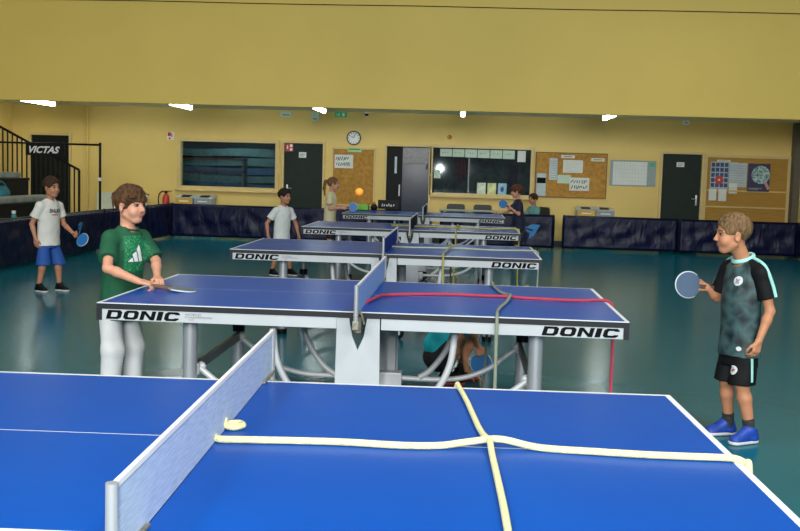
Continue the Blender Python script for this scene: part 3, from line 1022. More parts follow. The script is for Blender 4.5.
tag(bo, 'small teal drink bottle on the lowest bleacher step', 'bottle')
MB().lathe([(0.032, 0.245), (0.032, 0.29)], n=14).build('cap', M_white, bo, smooth=True)
bg_ = MB().sphere((0, 0, 0.13), 0.14, (1.0, 1.2, 0.95))
bg_.tube([(-0.05, -0.1, 0.22), (0, 0, 0.33), (0.05, 0.1, 0.22)], 0.014)
bgo = bg_.build('sports_bag', mat('teal_bag', (0.02, 0.16, 0.20), 0.6, noise=0.2), smooth=True)
bgo.location = (-7.14, 10.75, 0.80)
tag(bgo, 'round teal sports bag on the bleacher bench at the left edge', 'bag')
# ------------------------------------------------------------------ tables
TAB = {1: (-0.1155, -3.3169, 0.029), 2: (0, 0, 0), 3: (-0.165, 3.7629, 0.0012), 4: (-0.144, 7.6698, -0.0041), 5: (-0.1694, 12.0985, 0.0)}


def make_table():
    r = empty('table_tennis_table')
    for s in (-1, 1):
        xi, xo = s * 0.003, s * 1.37
        a, b = min(xi, xo), max(xi, xo)
        MB().bb(a, b, -0.7625, 0.7625, 0.7565, 0.76, 0.0008).build('tabletop', M_top, r)
        eb = MB()
        eb.bb(a, b, -0.7615, 0.7615, 0.728, 0.7566)
        # black corner caps at the outer end
        for sy in (-1, 1):
            eb.box((s * 1.357, sy * 0.752, 0.702), (0.028, 0.022, 0.066))
        eb.build('edge_band', M_edge, r)
        MB().bb(min(s * 1.335, s * 1.36), max(s * 1.335, s * 1.36), -0.74, 0.74, 0.672, 0.729, 0.002).build('end_rail', M_black, r)
        for sy in (-1, 1):
            x0, x1 = s * 0.115, s * 1.343
            ap = MB().bb(min(x0, x1), max(x0, x1), min(sy * 0.735, sy * 0.7585), max(sy * 0.735, sy * 0.7585), 0.670, 0.729, 0.002).build('side_rail', M_apron, r)
            tx = MB()
            yy = sy * 0.7600
            if sy < 0:
                x_s = -1.322 if s < 0 else 0.932
                block_text(tx, 'DONIC', lambda u, v: (x_s + u, yy, 0.676 + v), 0.395, 0.047)
            else:
                x_s = -0.932 if s < 0 else 1.322
                block_text(tx, 'DONIC', lambda u, v: (x_s - u, yy, 0.676 + v), 0.395, 0.047)
            tx.build('lettering', M_ink, ap)
            if sy < 0 and s < 0:
                text_object('small_lettering', 'WORLD', M_darkbar, ap, (-0.905, yy, 0.708), (1, 0, 0), (0, 0, 1), 0.085, 0.010)
                text_object('small_lettering', 'CHAMPION', M_darkbar, ap, (-0.905, yy, 0.694), (1, 0, 0), (0, 0, 1), 0.14, 0.010)
                text_object('small_lettering', 'TC', M_red_ink, ap, (-0.885, yy, 0.680), (1, 0, 0), (0, 0, 1), 0.03, 0.010)
        # legs
        for sy in (-1, 1):
            lx, ly = s * 0.918, sy * 0.60
            lg = MB().cyl((lx, ly, 0.03), (lx, ly, 0.73), 0.0385, n=28).build('leg', M_steel, r, smooth=True)
            MB().cyl((lx, ly, 0), (lx, ly, 0.045), 0.044, n=24).build('foot', M_black, lg, smooth=True)
            if sy > 0:
                MB().cyl((lx, ly, 0.42), (lx, ly, 0.475), 0.0395, n=28).build('collar', M_black, lg, smooth=True)
            MB().bb(lx - s * 0.02 - 0.018, lx - s * 0.02 + 0.018, ly - sy * 0.06 - 0.022, ly - sy * 0.06 + 0.022, 0.36, 0.42, 0.005).build('bracket', M_alu, lg)
            # folding arm from the leg to the centre block
            am = MB()
            am.tube([(s * 0.885, sy * 0.52, 0.392), (s * 0.80, sy * 0.52, 0.325), (s * 0.716, sy * 0.52, 0.258), (s * 0.60, sy * 0.51, 0.205), (s * 0.466, sy * 0.50, 0.178), (s * 0.30, sy * 0.50, 0.172), (s * 0.13, sy * 0.50, 0.176)], 0.017, 10, 6, flat=0.017)
            am = am.build('folding_arm', M_alu, r, smooth=True)
            MB().sphere((s * 0.878, sy * 0.515, 0.397), 0.027, (1, 0.6, 1)).build('joint', M_alu, am, smooth=True)
            sa = MB()
            sa.tube([(s * 0.495, sy * 0.49, 0.70), (s * 0.49, sy * 0.49, 0.60), (s * 0.472, sy * 0.49, 0.46), (s * 0.42, sy * 0.49, 0.34), (s * 0.34, sy * 0.49, 0.235), (s * 0.27, sy * 0.49, 0.185)], 0.019, 10, 6)
            sa.build('curved_strut', M_alu, r, smooth=True)
        MB().box((s * 0.90, 0, 0.40), (0.022, 1.17, 0.052)).build('cross_bar', M_darkbar, r)
    for sy in (-1, 1):
        cp = MB()
        poly = [(-0.118, 0.728), (-0.050, 0.728), (-0.047, 0.700), (-0.032, 0.63), (-0.004, 0.56), (0.026, 0.63), (0.038, 0.700), (0.041, 0.728), (0.108, 0.728), (0.108, 0.66), (0.118, 0.10), (-0.122, 0.10), (-0.114, 0.66)]
        cp.prism(poly, lambda u, v, w: (u, w, v), sy * 0.752, sy * 0.728)
        cp.build('centre_panel', M_apron, r)
        MB().bb(-0.16, 0.16, sy * 0.50 - 0.05, sy * 0.50 + 0.05, 0.13, 0.215, 0.008).build('centre_block', M_alu, r)
        for s in (-1, 1):
            ca = MB()
            ca.cyl((s * 0.13, sy * 0.66 - 0.014, 0.055), (s * 0.13, sy * 0.66 + 0.014, 0.055), 0.055, n=24)
            cw = ca.build('caster', M_black, r, smooth=True)
            MB().cyl((s * 0.13, sy * 0.66 - 0.016, 0.055), (s * 0.13, sy * 0.66 + 0.016, 0.055), 0.022, n=16).build('hub', M_white, cw, smooth=True)
    MB().bb(-0.10, 0.10, -0.73, 0.73, 0.095, 0.135, 0.005).build('base_beam', M_alu, r)
    MB().bb(-0.022, 0.008, 0.32, 0.36, 0.135, 0.70).bb(0.06, 0.11, 0.56, 0.60, 0.20, 0.70).build('hinge_post', M_apron, r)
    # net set
    nb = MB()
    nb.bb(-0.002, 0.002, -0.905, 0.905, 0.761, 0.902)
    net = nb.build('net', M_net1, r)
    MB().bb(-0.005, 0.005, -0.905, 0.905, 0.898, 0.9125, 0.002).build('net_tape', M_white_tape, net)
    for sy in (-1, 1):
        po = MB()
        po.cyl((0, sy * 0.915, 0.70), (0, sy * 0.915, 0.915), 0.0115, n=20)
        po = po.build('net_post', M_steel, net, smooth=True)
        cl = MB()
        cl.bb(-0.012, 0.012, min(sy * 0.70, sy * 0.925), max(sy * 0.70, sy * 0.925), 0.7605, 0.768, 0.002)
        cl.bb(-0.016, 0.016, min(sy * 0.766, sy * 0.93), max(sy * 0.766, sy * 0.93), 0.69, 0.735, 0.004)
        cl.cyl((0.0, sy * 0.80, 0.66), (0.0, sy * 0.80, 0.70), 0.016, n=14)
        cl.cyl((0.03, sy * 0.775, 0.70), (0.012, sy * 0.775, 0.76), 0.006, n=10)
        cl.build('net_clamp', mat('worn_clamp', (0.25, 0.24, 0.20), 0.45, 0.4, noise=0.4, nscale=60), net)
    return r


t0 = make_table()
TABLES = {}
labels = {1: 'bright blue table tennis table nearest the camera with two yellow ropes',
          2: 'blue table tennis table with a red rope, second from the camera',
          3: 'third blue table tennis table back, in front of the boy in the plain white shirt',
          4: 'fourth blue table tennis table back, with yellow rope across its net',
          5: 'farthest blue table tennis table, between the girl and the boy in navy'}
for k in (1, 2, 3, 4, 5):
    o = t0 if k == 1 else copy_tree(t0)
    x, y, a = TAB[k]
    o.location = (x, y, 0)
    o.rotation_euler = (0, 0, a)
    tag(o, labels[k], 'table', 'table tennis tables in a row')
    TABLES[k] = o
for k, m_ in ((1, M_net1), (2, M_net2), (3, M_net3), (4, M_net4), (5, M_net4)):
    n_ = [c for c in TABLES[k].children if c.name.split('.')[0] == 'net'][0]
    n_.material_slots[0].link = 'OBJECT'
    n_.material_slots[0].material = m_

# ------------------------------------------------------------------ ropes


def rope(name, lb, pts, r, m_, sub=10):
    return tag(MB().tube(pts, r, 10, sub).build(name, m_, smooth=True), lb, 'rope')


def rope_mat(name, c):
    return mat(name, c, 0.85, noise=0.07, nscale=40, bump=0.5, bscale=200)


M_ry = rope_mat('pale_yellow_rope', (0.80, 0.76, 0.40))
M_ry2 = rope_mat('yellow_rope', (0.55, 0.46, 0.06))
M_rg = rope_mat('grey_olive_rope', (0.26, 0.29, 0.22))
M_rr = rope_mat('red_rope', (0.50, 0.045, 0.085))
M_rp = rope_mat('pale_green_rope', (0.42, 0.48, 0.36))
zt = 0.770
rope('rope', 'pale yellow rope lying along the nearest table from its net', [(-0.13, -3.30, zt), (-0.105, -3.365, zt), (-0.045, -3.365, zt), (0.11, -3.350, zt), (0.24, -3.344, zt), (0.375, -3.351, zt), (0.48, -3.334, zt), (0.557, -3.305, zt + 0.006),
      (0.637, -3.288, zt + 0.012), (0.741, -3.312, zt), (0.895, -3.327, zt), (1.02, -3.335, zt), (1.15, -3.332, zt), (1.215, -3.33, zt), (1.243, -3.336, 0.7695), (1.262, -3.350, 0.762), (1.268, -3.365, 0.745), (1.270, -3.38, 0.5), (1.27, -3.39, 0.10), (1.29, -3.38, 0.012), (1.45, -3.2, 0.012)], 0.0095, M_ry)
rope('rope', 'short pale yellow rope end curled against the nearest net', [(-0.135, -3.235, zt), (-0.108, -3.20, zt), (-0.085, -3.19, zt), (-0.07, -3.215, zt), (-0.09, -3.24, zt), (-0.115, -3.235, zt + 0.004), (-0.12, -3.22, zt + 0.016)], 0.0090, M_ry)
rope('rope', 'yellow rope lying crosswise over the nearest table', [(0.50, -2.46, 0.012), (0.51, -2.50, 0.3), (0.512, -2.515, 0.70), (0.517, -2.535, 0.767), (0.523, -2.575, zt), (0.55, -2.794, zt), (0.586, -3.148, zt), (0.607, -3.290, zt + 0.010), (0.609, -3.318, zt + 0.014),
      (0.613, -3.40, zt + 0.002), (0.619, -3.555, zt), (0.627, -3.784, zt), (0.631, -3.969, zt), (0.633, -4.06, 0.765), (0.634, -4.10, 0.70), (0.634, -4.10, 0.1), (0.65, -4.12, 0.012), (0.70, -4.2, 0.012)], 0.0085, M_ry)
rope('rope', 'grey olive rope hanging over the second table to the floor', [(0.66, 1.6, 0.012), (0.68, 1.0, 0.012), (0.69, 0.83, 0.15), (0.70, 0.79, 0.6), (0.712, 0.765, zt), (0.725, 0.60, zt), (0.753, 0.303, zt), (0.79, 0.16, zt), (0.808, 0.075, zt + 0.01), (0.80, -0.02, zt + 0.012), (0.77, -0.22, zt), (0.735, -0.42, zt), (0.712, -0.60, zt),
      (0.705, -0.745, zt), (0.704, -0.782, 0.735), (0.704, -0.788, 0.6), (0.706, -0.79, 0.3), (0.705, -0.80, 0.10), (0.70, -0.84, 0.012), (0.62, -1.1, 0.012)], 0.0090, M_rg)
rope('rope', 'red rope lying along the second table and over its end', [(0.008, -0.42, zt), (0.02, -0.34, zt), (0.055, -0.14, zt + 0.003), (0.10, -0.055, zt), (0.163, -0.014, zt), (0.30, 0.04, zt), (0.452, 0.077, zt), (0.65, 0.07, zt), (0.80, 0.052, zt + 0.002), (0.861, 0.034, zt), (1.0, 0.012, zt), (1.146, -0.004, zt), (1.25, 0.02, zt),
      (1.33, 0.06, zt), (1.375, 0.03, zt - 0.006), (1.388, -0.06, 0.72), (1.385, -0.12, 0.5), (1.385, -0.13, 0.1), (1.40, -0.12, 0.012), (1.5, 0.0, 0.012)], 0.0088, M_rr)
x3, y3, _ = TAB[3]
rope('rope', 'pale green rope lying along the third table', [(x3 + 0.01, y3 + 0.05, zt), (x3 + 0.2, y3 + 0.02, zt), (x3 + 0.6, y3 + 0.10, zt), (x3 + 1.0, y3 + 0.02, zt), (x3 + 1.3, y3 + 0.12, zt), (x3 + 1.378, y3 + 0.10, 0.762), (x3 + 1.392, y3 + 0.02, 0.70), (x3 + 1.39, y3, 0.3), (x3 + 1.39, y3, 0.10), (x3 + 1.42, y3 + 0.03, 0.012), (x3 + 1.55, y3 + 0.2, 0.012)], 0.0085, M_rp)
x4, y4, _ = TAB[4]
rope('rope', 'yellow rope lying along the right half of the fourth table', [(x4 + 0.01, y4 + 0.0, zt), (x4 + 0.25, y4 + 0.03, zt), (x4 + 0.7, y4 - 0.05, zt), (x4 + 1.1, y4 + 0.02, zt), (x4 + 1.33, y4 + 0.1, zt), (x4 + 1.378, y4 + 0.08, 0.76), (x4 + 1.392, y4 + 0.05, 0.70), (x4 + 1.39, y4 + 0.05, 0.1), (x4 + 1.42, y4 + 0.05, 0.012), (x4 + 1.55, y4 + 0.2, 0.012)], 0.0085, M_ry2)
rope('rope', 'short yellow rope lying by the net on the left half of the fourth table', [(x4 - 0.30, y4 + 0.06, zt), (x4 - 0.2, y4 + 0.1, zt), (x4 - 0.1, y4 + 0.03, zt), (x4 - 0.012, y4 + 0.02, zt)], 0.0085, M_ry2)
rope('rope', 'yellow rope hanging from the fourth table over the third table', [(0.44, 9.0, 0.012), (0.44, 8.56, 0.012), (0.43, 8.47, 0.2), (0.43, 8.445, 0.70), (0.43, 8.42, zt), (0.44, 8.1, zt), (0.46, 7.9, zt), (0.41, 7.68, zt + 0.02), (0.47, 7.5, zt), (0.44, 7.2, zt), (0.42, 6.93, zt), (0.42, 6.885, 0.74), (0.42, 6.85, 0.5), (0.41, 6.5, 0.12), (0.40, 6.0, 0.03),
      (0.40, 5.0, 0.06), (0.40, 4.62, 0.4), (0.40, 4.545, 0.70), (0.40, 4.52, zt), (0.41, 4.2, zt), (0.44, 3.95, zt), (0.40, 3.77, zt + 0.022), (0.36, 3.4, zt), (0.35, 3.02, zt), (0.35, 2.975, 0.74), (0.355, 2.96, 0.4), (0.37, 2.9, 0.05), (0.42, 2.6, 0.012), (0.6, 1.9, 0.012)], 0.0085, rope_mat('olive_yellow_rope', (0.42, 0.38, 0.10)))

# loose things at the far table
lm = empty('ball_tray', (-1.33, 12.74, 0.76))
tag(lm, 'lime green ball tray on the far edge of the farthest table', 'tray')
tr = MB().bb(-0.12, 0.12, -0.07, 0.07, 0, 0.012)
for a in ((-0.12, -0.11, -0.07, 0.07), (0.11, 0.12, -0.07, 0.07), (-0.12, 0.12, -0.07, -0.06), (-0.12, 0.12, 0.06, 0.07)):
    tr.bb(*a, 0, 0.11)
tr.build('tray', mat('lime_plastic', (0.16, 0.52, 0.03), 0.45, noise=0.1), lm)
bg2 = MB().sphere((0, 0, 0.06), 0.065, (1, 0.8, 0.92))
bg2.tube([(-0.03, 0, 0.11), (0, 0, 0.15), (0.03, 0, 0.11)], 0.008)
bgo = bg2.build('small_pouch', M_black, smooth=True)
bgo.location = (-1.12, 12.74, 0.76)
tag(bgo, 'small black pouch beside the lime ball tray', 'bag')
for i, (bx, by) in enumerate(((-1.35, 12.72), (-1.27, 12.75))):
    o = MB().sphere((0, 0, 0.02), 0.02).build('table_tennis_ball', M_white, smooth=True)
    o.location = (bx, by, 0.772)
    tag(o, ['left white ball in the lime tray', 'right white ball in the lime tray'][i], 'ball', 'white balls in the tray')
ob = MB().sphere((0, 0, 0), 0.02, u=24, v=16).build('table_tennis_ball', mat('orange_ball', (0.95, 0.30, 0.02), 0.5, noise=0.03), smooth=True)
ob.location = (0.016, -1.05, 1.379)
tag(ob, 'bright orange ball in mid-air in front of the cork board', 'ball')
# ------------------------------------------------------------------ people: signed-distance modelling, surface nets
V = lambda *a: np.array(a, dtype=float)


def nrm(v):
    v = np.asarray(v, float)
    return v / (np.linalg.norm(v) + 1e-12)


class Field:
    def __init__(s, lo, hi, h):
        s.h = h
        s.lo = np.array(lo, float)
        s.n = np.ceil((np.array(hi) - s.lo) / h).astype(int) + 1
        s.ax = [(s.lo[i] + h * np.arange(s.n[i])).astype(np.float32) for i in range(3)]
        s.d = np.full(s.n, 0.12, np.float32)

    def win(s, lo, hi):
        a = np.clip(np.floor((np.array(lo) - s.lo) / s.h).astype(int), 0, s.n)
        b = np.clip(np.ceil((np.array(hi) - s.lo) / s.h).astype(int) + 1, 0, s.n)
        if np.any(b - a < 1):
            return None
        sl = tuple(slice(a[i], b[i]) for i in range(3))
        X = s.ax[0][sl[0]][:, None, None]
        Y = s.ax[1][sl[1]][None, :, None]
        Z = s.ax[2][sl[2]][None, None, :]
        return sl, X, Y, Z

    def put(s, sl, e, k, op='u'):
        a = s.d[sl]
        if op == 'u':
            if k > 0:
                t = np.clip(0.5 + 0.5 * (a - e) / k, 0, 1)
                s.d[sl] = a * (1 - t) + e * t - k * t * (1 - t)
            else:
                s.d[sl] = np.minimum(a, e)
        else:
            if k > 0:
                t = np.clip(0.5 - 0.5 * (a + e) / k, 0, 1)
                s.d[sl] = a * (1 - t) - e * t + k * t * (1 - t)
            else:
                s.d[sl] = np.maximum(a, -e)

    def cap(s, a, b, ra, rb=None, k=0.02, op='u', cuts=(), flat=None):
        """tapered capsule; cuts = [(point, normal)] keep the side opposite the normal; flat=(axis vec, factor) squashes across axis"""
        a, b = np.asarray(a, float), np.asarray(b, float)
        rb = ra if rb is None else rb
        m = max(ra, rb) + 0.05 + k
        w = s.win(np.minimum(a, b) - m, np.maximum(a, b) + m)
        if w is None:
            return s
        sl, X, Y, Z = w
        ab = b - a
        L = ab @ ab + 1e-12
        px, py, pz = X - a[0], Y - a[1], Z - a[2]
        t = np.clip((px * ab[0] + py * ab[1] + pz * ab[2]) / L, 0, 1)
        qx, qy, qz = px - t * ab[0], py - t * ab[1], pz - t * ab[2]
        if flat is not None:
            f = nrm(flat[0])
            c = (qx * f[0] + qy * f[1] + qz * f[2]) * (1 / flat[1] - 1)
            qx, qy, qz = qx + c * f[0], qy + c * f[1], qz + c * f[2]
        e = np.sqrt(qx * qx + qy * qy + qz * qz) - (ra + (rb - ra) * t)
        for p, n in cuts:
            n = nrm(n)
            e = np.maximum(e, (X - p[0]) * n[0] + (Y - p[1]) * n[1] + (Z - p[2]) * n[2])
        s.put(sl, e, k, op)
        return s

    def ell(s, c, r, R=None, k=0.02, op='u', cuts=()):
        c, r = np.asarray(c, float), np.asarray(r, float)
        m = r.max() + 0.05 + k
        w = s.win(c - m, c + m)
        if w is None:
            return s
        sl, X, Y, Z = w
        R = np.eye(3) if R is None else R     # columns: local axes in world
        px, py, pz = X - c[0], Y - c[1], Z - c[2]
        u = [(px * R[0, i] + py * R[1, i] + pz * R[2, i]) for i in range(3)]
        k0 = np.sqrt(sum((u[i] / r[i]) ** 2 for i in range(3)))
        k1 = np.sqrt(sum((u[i] / r[i] ** 2) ** 2 for i in range(3))) + 1e-9
        e = k0 * (k0 - 1) / k1
        for p, n in cuts:
            n = nrm(n)
            e = np.maximum(e, (X - p[0]) * n[0] + (Y - p[1]) * n[1] + (Z - p[2]) * n[2])
        s.put(sl, e, k, op)
        return s

    def loft(s, keys, k=0.02, op='u', power=2.0):
        """vertical loft: keys (z, cx, cy, rx, ry) with increasing z; ends flat"""
        K = np.array(keys, float)
        m = 0.06
        lo = (K[:, 1] - K[:, 3]).min() - m, (K[:, 2] - K[:, 4]).min() - m, K[0, 0] - m
        hi = (K[:, 1] + K[:, 3]).max() + m, (K[:, 2] + K[:, 4]).max() + m, K[-1, 0] + m
        w = s.win(lo, hi)
        sl, X, Y, Z = w
        z = Z.ravel()
        f = [np.interp(z, K[:, 0], K[:, i]).astype(np.float32)[None, None, :] for i in range(1, 5)]
        # smooth the interpolation a little
        q = ((np.abs(X - f[0]) / f[2]) ** power + (np.abs(Y - f[1]) / f[3]) ** power) ** (1 / power)
        e = (q - 1) * np.minimum(f[2], f[3])
        e = np.maximum(e, np.maximum(K[0, 0] - Z, Z - K[-1, 0]))
        s.put(sl, e, k, op)
        return s

    def half(s, p, n):
        """cut away everything on the side n points to"""
        n = nrm(n)
        X, Y, Z = s.ax[0][:, None, None], s.ax[1][None, :, None], s.ax[2][None, None, :]
        s.d = np.maximum(s.d, (X - p[0]) * n[0] + (Y - p[1]) * n[1] + (Z - p[2]) * n[2])
        return s

    def wrinkle(s, amp, freq, seed, stretch=(1, 1, 1)):
        rr = np.random.RandomState(seed)
        X, Y, Z = s.ax[0][:, None, None], s.ax[1][None, :, None], s.ax[2][None, None, :]
        e = 0
        for i in range(6):
            v = rr.normal(size=3) * freq * np.array(stretch) * (0.6 + 0.35 * i)
            e = e + np.sin(X * v[0] + Y * v[1] + Z * v[2] + rr.uniform(0, 6)) / (1 + 0.35 * i)
        s.d = s.d + (amp * e / 2.2).astype(np.float32)
        return s

    def mesh(s, name, smooth=1):
        d = s.d
        sg = d < 0
        n = s.n
        c = np.zeros(n - 1, np.int8)
        for dx in (0, 1):
            for dy in (0, 1):
                for dz in (0, 1):
                    c += sg[dx:n[0] - 1 + dx, dy:n[1] - 1 + dy, dz:n[2] - 1 + dz]
        act = np.argwhere((c > 0) & (c < 8))
        idx = np.full(n - 1, -1, np.int32)
        idx[act[:, 0], act[:, 1], act[:, 2]] = np.arange(len(act))
        corners = [(x, y, z) for x in (0, 1) for y in (0, 1) for z in (0, 1)]
        val = {cc: d[act[:, 0] + cc[0], act[:, 1] + cc[1], act[:, 2] + cc[2]] for cc in corners}
        P = np.zeros((len(act), 3))
        cnt = np.zeros(len(act))
        for a in corners:
            for ax in range(3):
                if a[ax] == 0:
                    b = list(a)
                    b[ax] = 1
                    b = tuple(b)
                    va, vb = val[a], val[b]
                    msk = (va < 0) != (vb < 0)
                    t = np.where(msk, va / np.where(msk, va - vb, 1), 0)
                    p = np.tile(np.array(a, float), (len(act), 1))
                    p[:, ax] += t
                    P[msk] += p[msk]
                    cnt[msk] += 1
        P = P / cnt[:, None]
        verts = s.lo + (act + P) * s.h
        quads = []
        for ax in range(3):
            o1, o2 = [(1, 2), (2, 0), (0, 1)][ax]
            sa = [slice(None)] * 3
            sb = [slice(None)] * 3
            sa[ax] = slice(0, n[ax] - 1)
            sb[ax] = slice(1, n[ax])
            ch = sg[tuple(sa)] != sg[tuple(sb)]
            e = np.argwhere(ch)
            ok = (e[:, o1] > 0) & (e[:, o2] > 0) & (e[:, o1] < n[o1] - 1) & (e[:, o2] < n[o2] - 1)
            e = e[ok]
            q = []
            for d1, d2 in ((-1, -1), (0, -1), (0, 0), (-1, 0)):
                t = e.copy()
                t[:, o1] += d1
                t[:, o2] += d2
                q.append(idx[t[:, 0], t[:, 1], t[:, 2]])
            q = np.stack(q, 1)
            inside = sg[e[:, 0], e[:, 1], e[:, 2]]
            q[~inside] = q[~inside][:, ::-1]
            quads.append(q)
        Q = np.concatenate(quads)
        if smooth:
            for _ in range(smooth):
                acc = np.zeros_like(verts)
                cn = np.zeros(len(verts))
                for i in range(4):
                    for j in (1, 3):
                        np.add.at(acc, Q[:, i], verts[Q[:, (i + j) % 4]])
                        np.add.at(cn, Q[:, i], 1)
                verts = verts * 0.5 + 0.5 * acc / np.maximum(cn, 1)[:, None]
        me = bpy.data.meshes.new(name)
        me.vertices.add(len(verts))
        me.vertices.foreach_set('co', verts.astype(np.float32).ravel())
        me.loops.add(len(Q) * 4)
        me.loops.foreach_set('vertex_index', Q.astype(np.int32).ravel())
        me.polygons.add(len(Q))
        me.polygons.foreach_set('loop_start', np.arange(0, len(Q) * 4, 4, dtype=np.int32))
        me.polygons.foreach_set('loop_total', np.full(len(Q), 4, np.int32))
        me.polygons.foreach_set('use_smooth', np.ones(len(Q), bool))
        me.update(calc_edges=True)
        me.validate()
        return me


def skin_mat(name, c):
    m = mat(name, c, 0.5, spec=0.35, noise=0.06, nscale=22)
    b = m.node_tree.nodes['Principled BSDF']
    b.inputs['Subsurface Weight'].default_value = 0.08
    b.inputs['Subsurface Radius'].default_value = (0.012, 0.005, 0.003)
    return m


def hair_mat(name, c):
    return mat(name, c, 0.6, spec=0.15, noise=0.5, nscale=60, stretch=(1, 1, 0.35), bump=0.5, bscale=120)


M_lip = mat('lip_skin', (0.50, 0.205, 0.14), 0.45, noise=0.05)
M_eye = mat('eye_white', (0.24, 0.20, 0.18), 0.4, noise=0.02)
M_iris = mat('dark_iris', (0.03, 0.018, 0.010), 0.2, noise=0.1)


def rot_from(fwd, up):
    f = nrm(fwd)
    l = nrm(np.cross(up, f))
    u = np.cross(f, l)
    return np.stack([f, l, u], 1)      # columns forward, left, up


def do_hand(F, wrist, d, n, th, curl=0.35, sc=1.0, spread=0.10, thumb_in=0.4, point=False, curls=None):
    """d: finger direction, n: palm-facing normal, th: thumb side"""
    d = nrm(d)
    th = nrm(np.asarray(th, float) - d * np.dot(th, d))
    n = np.asarray(n, float)
    n = nrm(n - d * np.dot(n, d) - th * np.dot(n, th))
    w = np.asarray(wrist, float)
    L = 0.062 * sc
    offs = [0.021, 0.0075, -0.0065, -0.0195]
    lens = [(0.027, 0.018, 0.014), (0.030, 0.020, 0.015), (0.028, 0.019, 0.014), (0.022, 0.014, 0.012)]
    r0 = 0.0072 * sc
    for i, o in enumerate(offs):
        kn = w + d * L * (1.0 - 0.05 * abs(i - 1)) + th * o * sc
        F.cap(w + th * o * 0.6 * sc, kn, 0.0105 * sc, 0.0088 * sc, k=0.008)
        p = kn
        c = curls[i] if curls else curl
        if point and i == 0:
            c = 0.05
        a = 0.0
        fd = nrm(d + th * spread * (1.2 - 0.8 * i))
        for j, l in enumerate(lens[i]):
            a += c * (0.9, 1.15, 0.8)[j]
            q = p + (fd * math.cos(a) + n * math.sin(a)) * l * sc
            F.cap(p, q, r0 * (1 - 0.07 * j), r0 * (0.93 - 0.07 * j), k=0.003)
            p = q
    b = w + d * 0.018 * sc + th * 0.016 * sc
    q1 = b + nrm(th * 0.75 + d * 0.75 + n * 0.35) * 0.032 * sc
    q2 = q1 + nrm(d * 0.9 + th * (0.35 - 0.5 * thumb_in) + n * (0.2 + thumb_in)) * 0.026 * sc
    q3 = q2 + nrm(d * 0.8 - th * (0.5 * thumb_in) + n * (0.2 + 0.8 * thumb_in)) * 0.018 * sc
    F.cap(b, q1, 0.0115 * sc, 0.0088 * sc, k=0.009)
    F.cap(q1, q2, 0.0088 * sc, 0.0078 * sc, k=0.003)
    F.cap(q2, q3, 0.0078 * sc, 0.0065 * sc, k=0.003)


def do_head(F, c, R, sc=1.0, face=1.0):
    T = lambda x, y, z: c + R @ (np.array([x, y, z]) * sc)
    F.ell(T(-0.012, 0, 0.032), V(0.090, 0.072, 0.080) * sc, R, k=0.02)
    F.ell(T(0.020, 0, -0.030), V(0.064, 0.056, 0.070) * sc, R, k=0.025)
    F.ell(T(0.052, 0, -0.084), V(0.022, 0.024, 0.019) * sc, R, k=0.022)
    for s_ in (-1, 1):
        F.ell(T(0.052, s_ * 0.034, -0.036), V(0.022, 0.020, 0.022) * sc, R, k=0.024)      # cheeks
        F.cap(T(0.000, s_ * 0.050, -0.055), T(0.048, s_ * 0.018, -0.088), 0.014 * sc, 0.012 * sc, k=0.02)   # jaw
        F.ell(T(0.088, s_ * 0.030, 0.001), V(0.014, 0.017, 0.010) * sc, R, k=0.010, op='s')   # eye sockets
        F.cap(T(0.074, s_ * 0.012, 0.017), T(0.066, s_ * 0.046, 0.017), 0.0065 * sc, 0.005 * sc, k=0.010)   # brow ridge
        F.ell(T(-0.006, s_ * 0.074, -0.012), V(0.020, 0.007, 0.031) * sc, R @ np.array(Matrix.Rotation(s_ * 0.35, 3, 'Z')), k=0.006)   # ears
        F.ell(T(0.000, s_ * 0.082, -0.010), V(0.011, 0.006, 0.017) * sc, R, k=0.004, op='s')
    F.cap(T(0.079, 0, 0.008), T(0.097, 0, -0.026), 0.006 * sc, 0.0090 * sc, k=0.008)
    F.ell(T(0.090, 0.008, -0.030), V(0.008, 0.006, 0.006) * sc, R, k=0.005)
    F.ell(T(0.090, -0.008, -0.030), V(0.008, 0.006, 0.006) * sc, R, k=0.005)
    F.cap(T(0.077, 0.014, -0.0505), T(0.077, -0.014, -0.0505), 0.0060 * sc, k=0.006)
    F.cap(T(0.075, 0.011, -0.0605), T(0.075, -0.011, -0.0605), 0.0060 * sc, k=0.006)
    F.cap(T(0.087, 0.016, -0.0555), T(0.087, -0.016, -0.0555), 0.0022 * sc, k=0.002, op='s')


def paint_lips(me, c, R, sc):
    n = len(me.polygons)
    ce = np.zeros(n * 3, np.float32)
    me.polygons.foreach_get('center', ce)
    ce = (ce.reshape(-1, 3) - c) @ R / sc
    m = (ce[:, 0] > 0.066) & (np.abs(ce[:, 1]) < 0.022) & (((ce[:, 2] + 0.0555) / 0.0105) ** 2 + (ce[:, 1] / 0.022) ** 2 < 1)
    mi = np.zeros(n, np.int32)
    mi[m] = 1
    me.polygons.foreach_set('material_index', mi)


